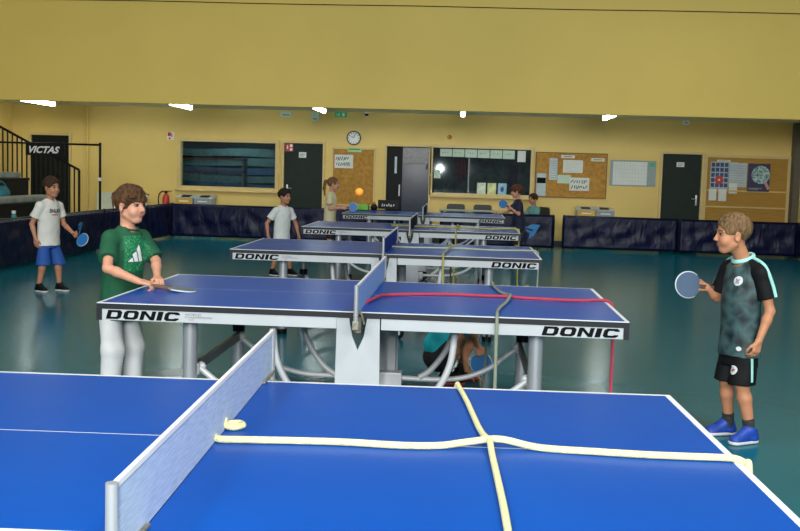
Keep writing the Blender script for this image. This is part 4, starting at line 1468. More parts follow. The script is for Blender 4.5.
def eyes_and_brows(root, c, R, sc, hm):
    T = lambda x, y, z: tuple(c + R @ (np.array([x, y, z]) * sc))
    for s_ in (-1, 1):
        e = MB()
        M4 = Matrix.Translation(T(0.0665, s_ * 0.0305, 0.002)) @ Matrix(R.tolist()).to_4x4() @ Matrix.Diagonal((0.0115 * sc, 0.0135 * sc, 0.0085 * sc, 1))
        bmesh.ops.create_uvsphere(e.bm, u_segments=16, v_segments=10, radius=1, matrix=M4)
        e.build('eye', M_eye, root, smooth=True)
        i = MB()
        M4 = Matrix.Translation(T(0.0765, s_ * 0.0300, 0.002)) @ Matrix(R.tolist()).to_4x4() @ Matrix.Diagonal((0.0036 * sc, 0.0085 * sc, 0.0074 * sc, 1))
        bmesh.ops.create_uvsphere(i.bm, u_segments=12, v_segments=8, radius=1, matrix=M4)
        i.build('iris', M_iris, root.children[-1] if False else root, smooth=True)
        b = MB()
        b.tube([T(0.0800, s_ * 0.014, 0.0205), T(0.0785, s_ * 0.030, 0.0255), T(0.066, s_ * 0.048, 0.0215)], 0.0035 * sc, 8, 5)
        b.build('eyebrow', hm, root, smooth=True)
        l = MB()
        l.tube([T(0.0765, s_ * 0.017, 0.005), T(0.0800, s_ * 0.030, 0.0105), T(0.068, s_ * 0.044, 0.006)], 0.0021 * sc, 6, 5)
        l.build('eyelid', hm, root, smooth=True)


def hair_mesh(name, c, R, sc, style, h=0.004):
    T = lambda x, y, z: c + R @ (np.array([x, y, z]) * sc)
    F = Field(c - 0.22 * sc, c + 0.19 * sc, h)
    if style == 'fringe':
        F.ell(T(-0.010, 0, 0.036), V(0.103, 0.085, 0.089) * sc, R, k=0)
        F.half(T(0, 0, -0.05), R[:, 2] * -1)
        F.ell(T(0.085, 0, -0.060), V(0.085, 0.090, 0.095) * sc, R, k=0.012, op='s')
        F.ell(T(0.02, 0, -0.10), V(0.10, 0.12, 0.085) * sc, R, k=0.012, op='s')
        rr = random.Random(3)
        for i in range(16):
            y = -0.066 + i * 0.0088
            x = 0.078 - 9.0 * y * y
            F.cap(T(x - 0.035, y * 0.95 + 0.01, 0.088 - 5 * y * y), T(x + 0.016, y - 0.006 + rr.uniform(-.006, .006), 0.030 + rr.uniform(-0.014, 0.010)), 0.014 * sc, 0.005 * sc, k=0.006)
        for i in range(26):
            a = rr.uniform(0, 2 * PI)
            q = rr.uniform(0.15, 1.0)
            p = T(-0.012 + 0.085 * q * math.cos(a), 0.070 * q * math.sin(a), 0.116 - 0.055 * q * q)
            p2 = p + R @ (np.array([0.035 * math.cos(a) + 0.012, 0.03 * math.sin(a), -0.012]) * sc)
            F.cap(p, p2, 0.013 * sc, 0.006 * sc, k=0.006)
        for s_ in (-1, 1):
            for i in range(4):
                F.cap(T(0.004 - i * 0.024, s_ * 0.072, 0.045), T(0.012 - i * 0.026, s_ * 0.073, 0.018 - 0.014 * i), 0.012 * sc, 0.005 * sc, k=0.006)
        amp, fr = 0.0035, 130
    elif style == 'buzz':
        F.ell(T(-0.012, 0, 0.034), V(0.0935, 0.0745, 0.0850) * sc, R, k=0)
        F.half(T(0, 0, -0.050), R[:, 2] * -1)
        F.ell(T(0.100, 0, -0.055), V(0.075, 0.085, 0.110) * sc, R, k=0.010, op='s')
        F.ell(T(0.015, 0, -0.085), V(0.075, 0.11, 0.085) * sc, R, k=0.010, op='s')
        rr = random.Random(3)
        for i in range(12):
            y = -0.05 + i * 0.009
            F.cap(T(0.045, y, 0.094 - 6 * y * y), T(0.067 - 6 * y * y, y, 0.074 + rr.uniform(-.005, .003)), 0.011 * sc, 0.006 * sc, k=0.006)
        amp, fr = 0.0016, 200
    elif style == 'ponytail':
        F.ell(T(-0.012, 0, 0.036), V(0.098, 0.079, 0.087) * sc, R, k=0)
        F.half(T(0, 0, -0.05), R[:, 2] * -1)
        F.ell(T(0.095, 0, -0.050), V(0.078, 0.085, 0.115) * sc, R, k=0.012, op='s')
        F.ell(T(0.012, 0, -0.085), V(0.075, 0.11, 0.085) * sc, R, k=0.012, op='s')
        F.cap(T(-0.095, 0, 0.060), T(-0.138, 0, 0.050), 0.020 * sc, 0.026 * sc, k=0.012)
        F.cap(T(-0.138, 0, 0.050), T(-0.160, 0, -0.06), 0.027 * sc, 0.026 * sc, k=0.012)
        F.cap(T(-0.160, 0, -0.06), T(-0.150, 0, -0.185), 0.025 * sc, 0.010 * sc, k=0.012)
        amp, fr = 0.003, 120
    else:   # short or curly
        big = 1.06 if style == 'curly' else 1.0
        F.ell(T(-0.012, 0, 0.038), V(0.101, 0.083, 0.088) * sc * big, R, k=0)
        F.half(T(0, 0, -0.055 if style == 'short' else -0.075), R[:, 2] * -1)
        F.ell(T(0.095, 0, -0.055), V(0.080, 0.088, 0.108) * sc, R, k=0.012, op='s')
        F.ell(T(0.020, 0, -0.090), V(0.080, 0.12, 0.085) * sc, R, k=0.012, op='s')
        rr = random.Random(9)
        for i in range(40):
            a = rr.uniform(0, 2 * PI)
            q = rr.uniform(0.2, 1.0)
            p = T(-0.012 + 0.088 * q * math.cos(a) * big, 0.073 * q * math.sin(a) * big, (0.118 - 0.06 * q * q) * (0.98 + 0.02 * big))
            F.cap(p, p + R @ (np.array([0.02 * math.cos(a) + 0.006, 0.02 * math.sin(a), -0.006]) * sc), 0.013 * sc, 0.007 * sc, k=0.005)
        amp, fr = (0.006 if style == 'curly' else 0.0035), 120
    for s_ in (-1, 1):
        F.ell(T(0.004, s_ * 0.084, -0.018), V(0.026, 0.024, 0.034) * sc, R, k=0.006, op='s')
    F.wrinkle(amp, fr, 4)
    return F.mesh(name, 1)


def decal(root, name, m, target, polys, origin, ux, uy, direction, off=0.0025, sub=3):
    """flat prints laid on cloth: polygons in the plane origin + u*ux + v*uy are dropped along direction onto the target mesh"""
    bm_t = bmesh.new()
    bm_t.from_mesh(target)
    tree = BVHTree.FromBMesh(bm_t)
    bm = bmesh.new()
    for poly in polys:
        vs = [bm.verts.new((u, v, 0)) for u, v in poly]
        try:
            bm.faces.new(vs)
        except ValueError:
            pass
    bmesh.ops.triangulate(bm, faces=bm.faces[:])
    bmesh.ops.subdivide_edges(bm, edges=bm.edges[:], cuts=sub, use_grid_fill=True)
    o, ux, uy, dr = Vector(origin), Vector(ux), Vector(uy), Vector(direction).normalized()
    for v in bm.verts:
        p = o + ux * v.co.x + uy * v.co.y
        hit = tree.ray_cast(p - dr * 0.4, dr)
        v.co = (hit[0] - dr * off) if hit[0] is not None else p
    me = bpy.data.meshes.new(name)
    bm.to_mesh(me)
    bm.free()
    bm_t.free()
    return link(name, me, m, root)


def disc(cx, cy, r, n=24):
    return [(cx + r * math.cos(2 * PI * k / n), cy + r * math.sin(2 * PI * k / n)) for k in range(n)]


def shoe(root, heel, toe, mS, mSole, sc=1.0, tongue=True, zf=0.0):
    """heel and toe: ground points in the person's frame"""
    he, to = np.array([*heel[:2], zf]), np.array([*toe[:2], zf])
    d = nrm(to - he)
    L = np.linalg.norm(to - he)
    F = Field(np.minimum(he, to) - 0.07, np.maximum(he, to) + V(0.07, 0.07, 0.14), 0.004)
    up = V(0, 0, 1)
    F.cap(he + d * 0.032 + up * 0.030, to - d * 0.036 + up * 0.020, 0.034 * sc, 0.036 * sc, k=0.01)
    F.cap(he + d * 0.036 + up * 0.035, he + d * 0.048 + up * 0.085, 0.036 * sc, 0.037 * sc, k=0.02)
    F.cap(he + d * 0.06 + up * 0.072, to - d * 0.06 + up * 0.034, 0.036 * sc, 0.030 * sc, k=0.015)
    F.half(he + up * 0.014, -up)
    F.half(he + up * 0.084, up - d * 0.2)
    o = link('shoe', F.mesh('shoe'), mS, root)
    F = Field(np.minimum(he, to) - 0.07, np.maximum(he, to) + V(0.07, 0.07, 0.06), 0.004)
    F.cap(he + d * 0.030 + up * 0.012, to - d * 0.034 + up * 0.012, 0.036 * sc, 0.039 * sc, k=0)
    F.half(he + up * 0.002, -up)
    F.half(he + up * 0.020, up)
    link('sole', F.mesh('sole', 0), mSole, o)
    return o


def leg(F, hip, knee, ankle, s=1.0, toe=None):
    F.cap(hip, knee, 0.058 * s, 0.041 * s, k=0.02)
    mid = np.asarray(knee) * 0.68 + np.asarray(ankle) * 0.32
    F.cap(knee, mid, 0.037 * s, 0.040 * s, k=0.015)
    F.cap(mid, ankle, 0.040 * s, 0.026 * s, k=0.015)
    if toe is not None:
        F.cap(np.asarray(ankle) - V(0, 0, 0.02), np.asarray(toe), 0.026 * s, 0.018 * s, k=0.02)


def arm(F, sh, el, wr, s=1.0):
    sh, el, wr = map(np.asarray, (sh, el, wr))
    F.cap(sh, el, 0.034 * s, 0.027 * s, k=0.02)
    m = el * 0.7 + wr * 0.3
    F.cap(el, m, 0.0265 * s, 0.0275 * s, k=0.012)
    F.cap(m, wr, 0.0275 * s, 0.0185 * s, k=0.012)


def bat(name, lb, pos, handle_dir, face_normal, cf, cb, grp='table tennis bats in hand'):
    """pos = end of the handle nearest the blade (throat)"""
    hd = Vector(handle_dir).normalized()
    fn = Vector(face_normal)
    fn = (fn - hd * fn.dot(hd)).normalized()
    sd = hd.cross(fn)
    Mx = Matrix((sd, -hd, fn)).transposed().to_4x4()     # local x side, y away from handle, z front face
    Mx.translation = Vector(pos)
    r = empty(name)
    r.matrix_world = Mx
    tag(r, lb, 'bat', grp)
    outl = []
    for k in range(40):
        a = 2 * PI * k / 40
        x, y = 0.075 * math.sin(a), 0.078 - 0.079 * math.cos(a)
        if y < 0.02:
            x *= 0.55 + 0.45 * (y / 0.02)
        outl.append((x, y))
    F = lambda u, v, w: (u, v, w)
    MB().prism(outl, F, -0.0032, 0.0032).build('blade', mat('blade_wood', (0.55, 0.36, 0.18), 0.5, noise=0.15), r)
    o2 = [(x * 0.985, max(0.012, y * 0.985 + 0.001)) for x, y in outl]
    MB().prism(o2, F, 0.0032, 0.0068).build('front_rubber', cf, r)
    MB().prism(o2, F, -0.0068, -0.0032).build('back_rubber', cb, r)
    ed = MB()
    ed.tube([(x * 1.0, y, 0) for x, y in outl[6:35]], 0.0042, 8, 2)
    ed.build('edge_tape', mat('edge_tape', (0.62, 0.66, 0.70), 0.5, noise=0.05), r, smooth=True)
    h = MB()
    h.bb(-0.013, 0.013, -0.092, 0.012, -0.010, 0.010, 0.005)
    h.build('handle', mat('bat_handle', (0.10, 0.05, 0.03), 0.5, noise=0.3), r)
    return r


M_rub_b = mat('blue_rubber', (0.010, 0.15, 0.42), 0.45, noise=0.05)
M_rub_s = mat('slate_rubber', (0.07, 0.115, 0.19), 0.45, noise=0.05)
M_rub_g = mat('grey_green_rubber', (0.09, 0.15, 0.17), 0.4, noise=0.05)
M_rub_r = mat('red_rubber', (0.32, 0.02, 0.03), 0.45, noise=0.05)
M_rub_k = mat('black_rubber', (0.012, 0.013, 0.016), 0.45, noise=0.05)
# ------------------------------------------------------------------ the children


def cloth(name, m, parent, F, amp=0.003, fr=28, seed=1, stretch=(1, 1, 0.6)):
    F.wrinkle(amp, fr, seed, stretch)
    me = F.mesh(name, 1)
    return link(name, me, m, parent)


def patterned_shirt():
    m = mat('dark_teal_pattern', (0.02, 0.05, 0.06), 0.6, noise=0.0)
    nt = m.node_tree
    b = nt.nodes['Principled BSDF']
    tc = nt.nodes.new('ShaderNodeTexCoord')
    v = nt.nodes.new('ShaderNodeTexVoronoi')
    v.inputs['Scale'].default_value = 13
    v.distance = 'CHEBYCHEV'
    mp = nt.nodes.new('ShaderNodeMapping')
    mp.inputs['Rotation'].default_value = (0.7, 0.5, 0.6)
    nt.links.new(tc.outputs['Object'], mp.inputs['Vector'])
    nt.links.new(mp.outputs[0], v.inputs['Vector'])
    r = nt.nodes.new('ShaderNodeValToRGB')
    r.color_ramp.elements[0].color = (0.004, 0.012, 0.016, 1)
    r.color_ramp.elements[0].position = 0.12
    r.color_ramp.elements[1].color = (0.050, 0.108, 0.112, 1)
    r.color_ramp.elements[1].position = 0.62
    nt.links.new(v.outputs['Distance'], r.inputs['Fac'])
    nt.links.new(r.outputs[0], b.inputs['Base Color'])
    return m


def person(lb, loc, rz, grp='children at the tables'):
    return dict(lb=lb, loc=loc, rz=rz, grp=grp)


def finish(P, F, skin, head, hairm, style, hs=1.0, h_hair=0.004, face=True):
    c, R, sc = head
    me = F.mesh('person', 1)
    paint_lips(me, c, R, sc)
    o = link('person', me, [skin, M_lip])
    o.location = P['loc']
    o.rotation_euler = (0, 0, P['rz'])
    tag(o, P['lb'], 'person', P['grp'])
    link('hair', hair_mesh('hair', c, R, sc * hs, style, h_hair), hairm, o)
    if face:
        eyes_and_brows(o, c, R, sc, hairm)
    return o


def local(P, w):
    """world point -> person's frame"""
    c, s = math.cos(P['rz']), math.sin(P['rz'])
    x, y = w[0] - P['loc'][0], w[1] - P['loc'][1]
    return V(c * x + s * y, -s * x + c * y, w[2] - P['loc'][2])


def localdir(P, d):
    c, s = math.cos(P['rz']), math.sin(P['rz'])
    return V(c * d[0] + s * d[1], -s * d[0] + c * d[1], d[2])


def hd(yaw, pitch, tilt=0.0):
    M_ = Matrix.Rotation(yaw, 3, 'Z') @ Matrix.Rotation(pitch, 3, 'Y') @ Matrix.Rotation(tilt, 3, 'X')
    return np.array(M_)


M_sk1 = skin_mat('tanned_skin', (0.52, 0.235, 0.125))
M_sk2 = skin_mat('fair_skin', (0.62, 0.31, 0.20))
M_sk3 = skin_mat('olive_skin', (0.46, 0.215, 0.125))

# ---- boy with the patterned shirt, right
P = person('boy in dark patterned football kit and blue shoes holding out a bat on the right', (2.114, -0.02, 0), math.radians(203))
Lw = lambda x, y, z: local(P, (x, y, z))
F = Field((-0.22, -0.26, 0.0), (0.50, 0.26, 1.34), 0.0045)
hc, hR = V(0.086, 0.0, 1.185), hd(-0.34, 0.05)
HS = 1.03
do_head(F, hc, hR, HS)
F.cap((-0.005, 0, 1.02), hc + V(-0.03, 0, -0.06), 0.042, 0.044, k=0.025)
F.loft([(0.50, -0.005, 0, 0.075, 0.10), (0.62, 0, 0, 0.075, 0.10), (0.80, 0.0, 0, 0.078, 0.105), (0.95, -0.01, 0, 0.078, 0.12), (1.0, -0.012, 0, 0.06, 0.10), (1.04, -0.01, 0, 0.04, 0.05)], k=0.02)
shL, shR = V(-0.02, 0.132, 0.975), V(-0.005, -0.132, 0.975)
for s_ in (shL, shR):
    F.cap((-0.01, s_[1] * 0.3, 1.015), s_, 0.032, 0.036, k=0.03)
elL, wrL = V(-0.065, 0.168, 0.765), V(0.005, 0.175, 0.600)
arm(F, shL, elL, wrL)
do_hand(F, wrL, V(0.22, 0.0, -0.97), V(0.1, -1, 0), V(0.97, 0.1, 0.22), curl=0.6, sc=1.0)
wrR = Lw(1.945, 0.10, 0.862)
elR = V(0.03, -0.185, 0.80)
arm(F, shR, elR, wrR)
bd = nrm(Lw(1.85, 0.10, 0.872) - wrR)
do_hand(F, wrR, bd, localdir(P, (0, 0, -1)) * 0.3 + localdir(P, (0.2, 1, 0)), localdir(P, (0, 0.25, 1)), curl=0.95, sc=1.0, thumb_in=0.5)
hipL, hipR = V(-0.005, 0.062, 0.60), V(-0.005, -0.062, 0.60)
anL, anR = Lw(2.185, -0.085, 0.085), Lw(2.108, 0.085, 0.085)
knL, knR = V(0.012, 0.062, 0.335), V(0.025, -0.062, 0.335)
leg(F, hipL, knL, anL, toe=anL + nrm(V(1, 0.05, 0)) * 0.10 - V(0, 0, 0.05))
leg(F, hipR, knR, anR, toe=anR + nrm(V(1, -0.05, 0)) * 0.10 - V(0, 0, 0.05))
rb = finish(P, F, M_sk1, (hc, hR, HS), hair_mat('sandy_hair', (0.17, 0.105, 0.050)), 'buzz', 1.03)

S = Field((-0.20, -0.26, 0.44), (0.20, 0.26, 1.10), 0.0045)
S.loft([(0.495, -0.005, 0, 0.104, 0.132), (0.62, 0.0, 0, 0.100, 0.128), (0.80, 0.002, 0, 0.098, 0.126), (0.93, -0.01, 0, 0.095, 0.135), (0.995, -0.012, 0, 0.078, 0.115), (1.035, -0.01, 0, 0.062, 0.070), (1.055, -0.008, 0, 0.055, 0.060)], k=0.02)
for s_ in (shL, shR):
    S.cap((-0.01, s_[1] * 0.35, 1.005), s_, 0.040, 0.045, k=0.03)
S.cap((0.005, 0, 0.98), (0.05, 0, 1.12), 0.040, 0.062, k=0.006, op='s')
shirt = cloth('shirt', patterned_shirt(), rb, S, 0.0035, 26, 2)
M_kitblk = mat('black_kit', (0.005, 0.0055, 0.007), 0.7, spec=0.2, noise=0.15)
M_mint = mat('mint_trim', (0.33, 0.72, 0.66), 0.6, noise=0.05)
for s_, el in ((shL, elL), (shR, elR)):
    S = Field(np.minimum(s_, el) - 0.09, np.maximum(s_, el) + 0.10, 0.0045)
    d = nrm(el - s_)
    top = V(-0.01, s_[1] * 0.42, 1.012)
    S.cap(top, s_, 0.0425, 0.050, k=0.02)
    S.cap(s_, el, 0.051, 0.056, k=0.02, cuts=[(s_ + d * 0.145, d)])
    sl = cloth('sleeve', M_kitblk, shirt, S, 0.002, 30, 5)
    t = MB()
    o_ = nrm(V(0.0, s_[1], 0.25))
    outv = nrm(o_ - d * np.dot(o_, d))
    t.tube([top + V(0.0, 0, 0.0445), (top + s_) / 2 + nrm(V(0, s_[1], 0.16)) * 0.050 + V(0, 0, 0.006), s_ + nrm(V(0, s_[1], 0.08)) * 0.051, s_ + d * 0.07 + outv * 0.055, s_ + d * 0.142 + outv * 0.057], 0.010, 8, 6, flat=0.010)
    t.build('stripe', M_mint, sl, smooth=True)
col_ = MB()
pts = []
for k in range(25):
    a = 2 * PI * k / 24
    pts.append((0.006 + 0.056 * math.cos(a), 0.058 * math.sin(a), 1.050 - 0.022 * math.cos(a)))
col_.tube(pts, 0.0095, 8, 3, flat=0.012)
col_.build('collar', M_mint, shirt, smooth=True)
cn = V(0.105, 0.05, 0.945)
decal(rb, 'crest', mat('white_crest', (0.62, 0.64, 0.66), 0.6, noise=0.15, nscale=60), shirt.data, [disc(0, 0, 0.027)], (0.2, 0.058, 0.925), (0, 1, 0), (0, 0, 1), (-1, 0, 0), 0.003)
decal(rb, 'crest_motif', mat('grey_motif', (0.25, 0.26, 0.30), 0.6), shirt.data, [[(-0.015, 0.010), (-0.008, 0.016), (0.012, -0.012), (0.006, -0.016)], [(0.004, 0.012), (0.014, 0.008), (-0.006, -0.014), (-0.012, -0.008)]], (0.2, 0.058, 0.925), (0, 1, 0), (0, 0, 1), (-1, 0, 0), 0.0045)
decal(rb, 'small_badge', mat('white_crest', (0, 0, 0)), shirt.data, [disc(0, 0, 0.013)], (0.2, 0.092, 0.545), (0, 1, 0), (0, 0, 1), (-1, 0, 0), 0.003)
S = Field((-0.18, -0.20, 0.28), (0.20, 0.20, 0.64), 0.0045)
S.loft([(0.44, -0.005, 0, 0.092, 0.118), (0.52, -0.005, 0, 0.088, 0.112), (0.60, -0.005, 0, 0.080, 0.105)], k=0.02)
for hp, kn in ((hipL, knL), (hipR, knR)):
    S.cap(hp - V(0, 0, 0.03), kn + (kn - hp) * 0.2, 0.058, 0.078, k=0.012, cuts=[((0, 0, 0.338), (0, 0, -1))])
shorts = cloth('shorts', M_kitblk, rb, S, 0.004, 24, 8)
t = MB()
decal(rb, 'side_stripe', M_mint, shorts.data, [[(-0.008, -0.06), (0.008, -0.06), (0.008, 0.09), (-0.008, 0.09)]], (0.005, 0.30, 0.42), (1, 0, 0), (0, 0, 1), (0, -1, 0), 0.003)
decal(rb, 'crest', mat('white_crest', (0, 0, 0)), shorts.data, [disc(0, 0, 0.026)], (0.3, 0.065, 0.42), (0, 1, 0), (0, 0, 1), (-1, 0, 0), 0.003)
decal(rb, 'crest_motif', mat('red_motif', (0.35, 0.06, 0.08), 0.6), shorts.data, [[(-0.012, -0.002), (0.006, 0.010), (0.014, 0.002), (-0.002, -0.010)]], (0.3, 0.065, 0.42), (0, 1, 0), (0, 0, 1), (-1, 0, 0), 0.0045)
M_sock = mat('dark_sock', (0.030, 0.032, 0.035), 0.9, noise=0.6, nscale=60)
M_bshoe = mat('bright_blue_shoe', (0.010, 0.055, 0.36), 0.5, noise=0.25, nscale=40)
M_sole = mat('white_sole', (0.66, 0.67, 0.66), 0.6, noise=0.05)
for an, kn, sy in ((anL, knL, 1), (anR, knR, -1)):
    sk_ = Field(an - 0.08, an + V(0.08, 0.08, 0.14), 0.004)
    up_ = an + nrm(kn - an) * 0.055
    sk_.cap(an - V(0, 0, 0.04), up_, 0.032, 0.034, k=0, cuts=[(up_, kn - an)])
    link('sock', sk_.mesh('sock'), M_sock, rb)
    shoe(rb, an + V(-0.048, 0, 0), an + V(0.142, 0.022 * sy - 0.002, 0), M_bshoe, M_sole)
bat('table_tennis_bat', 'slate blue bat held out by the boy in the patterned shirt', Lw(0, 0, 0) * 0 + V(1.905, 0.088, 0.868), (1, 0.25, -0.12), (0.55, -0.83, 0.05), M_rub_s, M_rub_r)

# ---- boy in green, left end of the second table
P = person('boy in green T-shirt and light grey trousers leaning at the second table', (-1.560, 0.18, 0), math.radians(-29))
Lw = lambda x, y, z: local(P, (x, y, z))
F = Field((-0.26, -0.38, 0.0), (0.64, 0.38, 1.39), 0.0045)
hc, hR = local(P, (-1.490, 0.148, 1.235)), hd(0.08, 0.03)
HS = 1.03
do_head(F, hc, hR, HS)
F.cap((0.055, 0.0, 1.065), hc + V(-0.025, 0, -0.06), 0.043, 0.044, k=0.025)
F.loft([(0.55, -0.01, 0, 0.075, 0.10), (0.68, 0, 0, 0.075, 0.10), (0.85, 0.03, 0, 0.080, 0.108), (1.0, 0.05, 0, 0.080, 0.125), (1.05, 0.055, 0, 0.062, 0.105), (1.09, 0.06, 0, 0.04, 0.05)], k=0.02)
shR, shL = V(0.045, -0.126, 1.03), V(0.055, 0.122, 1.03)
for s_ in (shL, shR):
    F.cap((0.05, s_[1] * 0.3, 1.065), s_, 0.032, 0.036, k=0.03)
elR = Lw(-1.535, -0.13, 0.875)
wrR = Lw(-1.325, -0.20, 0.812)
arm(F, shR, elR, wrR, 1.05)
hdir = nrm(Lw(-1.20, -0.165, 0.785) - wrR)
do_hand(F, wrR, hdir, localdir(P, (0.1, 0.25, -1)), localdir(P, (0.2, 1, 0.15)), curl=0.75, sc=1.05, thumb_in=0.3, curls=[0.12, 0.80, 0.85, 0.9])
elL, wrL = Lw(-1.345, 0.19, 0.895), Lw(-1.285, 0.02, 0.815)
arm(F, shL, elL, wrL, 1.05)
do_hand(F, wrL, nrm(Lw(-1.215, -0.11, 0.795) - wrL), localdir(P, (0, -0.2, -1)), localdir(P, (-0.8, -0.3, 0.1)), curl=0.65, sc=1.0)
hipL, hipR = V(-0.02, 0.065, 0.64), V(-0.02, -0.065, 0.64)
knL, knR = V(0.03, 0.085, 0.36), V(0.03, -0.085, 0.36)
anL, anR = V(0.0, 0.095, 0.085), V(0.0, -0.095, 0.085)
leg(F, hipL, knL, anL, toe=anL + V(0.10, 0.01, -0.05))
leg(F, hipR, knR, anR, toe=anR + V(0.10, -0.01, -0.05))
gb = finish(P, F, M_sk2, (hc, hR, HS), hair_mat('brown_hair', (0.085, 0.042, 0.019)), 'fringe', 1.0)
M_green = mat('green_cotton', (0.003, 0.085, 0.034), 0.75, noise=0.08, nscale=12)
S = Field((-0.22, -0.29, 0.46), (0.28, 0.29, 1.15), 0.0045)
S.loft([(0.535, -0.012, 0, 0.114, 0.136), (0.66, -0.005, 0, 0.108, 0.130), (0.82, 0.022, 0, 0.106, 0.128), (0.97, 0.048, 0, 0.102, 0.130), (1.045, 0.055, 0, 0.082, 0.108), (1.085, 0.060, 0, 0.060, 0.075), (1.105, 0.064, 0, 0.052, 0.060)], k=0.02)
for s_, el in ((shL, elL), (shR, elR)):
    d = nrm(el - s_)
    S.cap((0.05, s_[1] * 0.35, 1.055), s_, 0.040, 0.048, k=0.03)
    S.cap(s_, el + d * 0.1, 0.049, 0.064, k=0.022, cuts=[(s_ + d * 0.165, d)])
S.cap((0.065, 0, 1.03), (0.09, 0, 1.17), 0.038, 0.060, k=0.006, op='s')
shirt = cloth('shirt', M_green, gb, S, 0.0045, 22, 12, (1, 1, 0.7))
cb_ = MB()
cb_.tube([(0.074 + 0.053 * math.cos(2 * PI * k / 24), 0.056 * math.sin(2 * PI * k / 24), 1.098 - 0.012 * math.cos(2 * PI * k / 24)) for k in range(25)], 0.006, 8, 3)
cb_.build('collar', mat('dark_green_rib', (0.004, 0.07, 0.03), 0.8, noise=0.05), shirt, smooth=True)
org = (0.3, 0.000, 0.945)
rr = random.Random(21)
sp = []
for k in range(190):
    u, v = rr.uniform(-0.082, 0.082), rr.uniform(-0.105, 0.105)
    s_ = rr.uniform(0.0025, 0.0055)
    a = rr.uniform(0, 6)
    sp.append([(u + s_ * math.cos(a + j * 2.1), v + s_ * math.sin(a + j * 2.1)) for j in range(3)])
decal(gb, 'speckle_print', mat('bright_green_print', (0.05, 0.42, 0.14), 0.7, noise=0.3, nscale=50), shirt.data, sp, org, (0, 1, 0), (0, 0, 1), (-1, 0, 0), 0.003, 0)
decal(gb, 'print_ground', mat('mid_green_print', (0.004, 0.15, 0.055), 0.7, noise=0.35, nscale=70), shirt.data, [[(-0.085, -0.108), (0.085, -0.108), (0.085, 0.108), (-0.085, 0.108)]], org, (0, 1, 0), (0, 0, 1), (-1, 0, 0), 0.0018, 8)
bars = [[(-0.065, -0.045), (-0.020, -0.045), (-0.033, -0.015), (-0.048, -0.026)],
        [(-0.010, -0.045), (0.028, -0.045), (-0.006, 0.030), (-0.036, 0.008)],
        [(0.038, -0.045), (0.075, -0.045), (0.022, 0.075), (-0.002, 0.042)]]
bars = [[(u * 0.80 - 0.012, v * 0.85 - 0.010) for u, v in b_] for b_ in bars]
decal(gb, 'chest_emblem', M_white_tape, shirt.data, bars, org, (0, 1, 0), (0, 0, 1), (-1, 0, 0), 0.0045, 4)
S = Field((-0.20, -0.24, 0.02), (0.22, 0.24, 0.70), 0.0045)
S.loft([(0.56, -0.02, 0, 0.088, 0.120), (0.62, -0.02, 0, 0.090, 0.120), (0.67, -0.02, 0, 0.085, 0.112)], k=0.02)
for hp, kn, an in ((hipL, knL, anL), (hipR, knR, anR)):
    S.cap(hp - V(0, 0, 0.03), kn, 0.066, 0.070, k=0.012)
    S.cap(kn, an + V(0, 0, -0.02), 0.068, 0.060, k=0.02, cuts=[((0, 0, 0.06), (0, 0, -1))])
trousers = cloth('trousers', mat('light_grey_cotton', (0.66, 0.68, 0.68), 0.8, noise=0.07, nscale=9), gb, S, 0.006, 22, 15, (1, 1, 0.8))
pr = MB()
text = [[(-0.012 + 0.004 * (k % 2), -0.10 + k * 0.018), (0.010 - 0.005 * ((k + 1) % 3), -0.10 + k * 0.018), (0.010 - 0.003 * (k % 3), -0.088 + k * 0.018), (-0.012, -0.088 + k * 0.018)] for k in range(9)]
decal(gb, 'leg_print', M_ink, trousers.data, text, (0.4, -0.045, 0.26), (0, 1, 0), (0, 0, 1), (-1, 0, 0), 0.003, 1)
for an in (anL, anR):
    shoe(gb, an + V(-0.05, 0, 0), an + V(0.15, 0, 0), M_white, M_sole)
bat('table_tennis_bat', 'grey green bat lying on the second table under the hands of the boy in green', (-1.165, -0.165, 0.778), (-1, -0.05, 0.11), (-0.11, 0, 1), M_rub_g, M_rub_k)


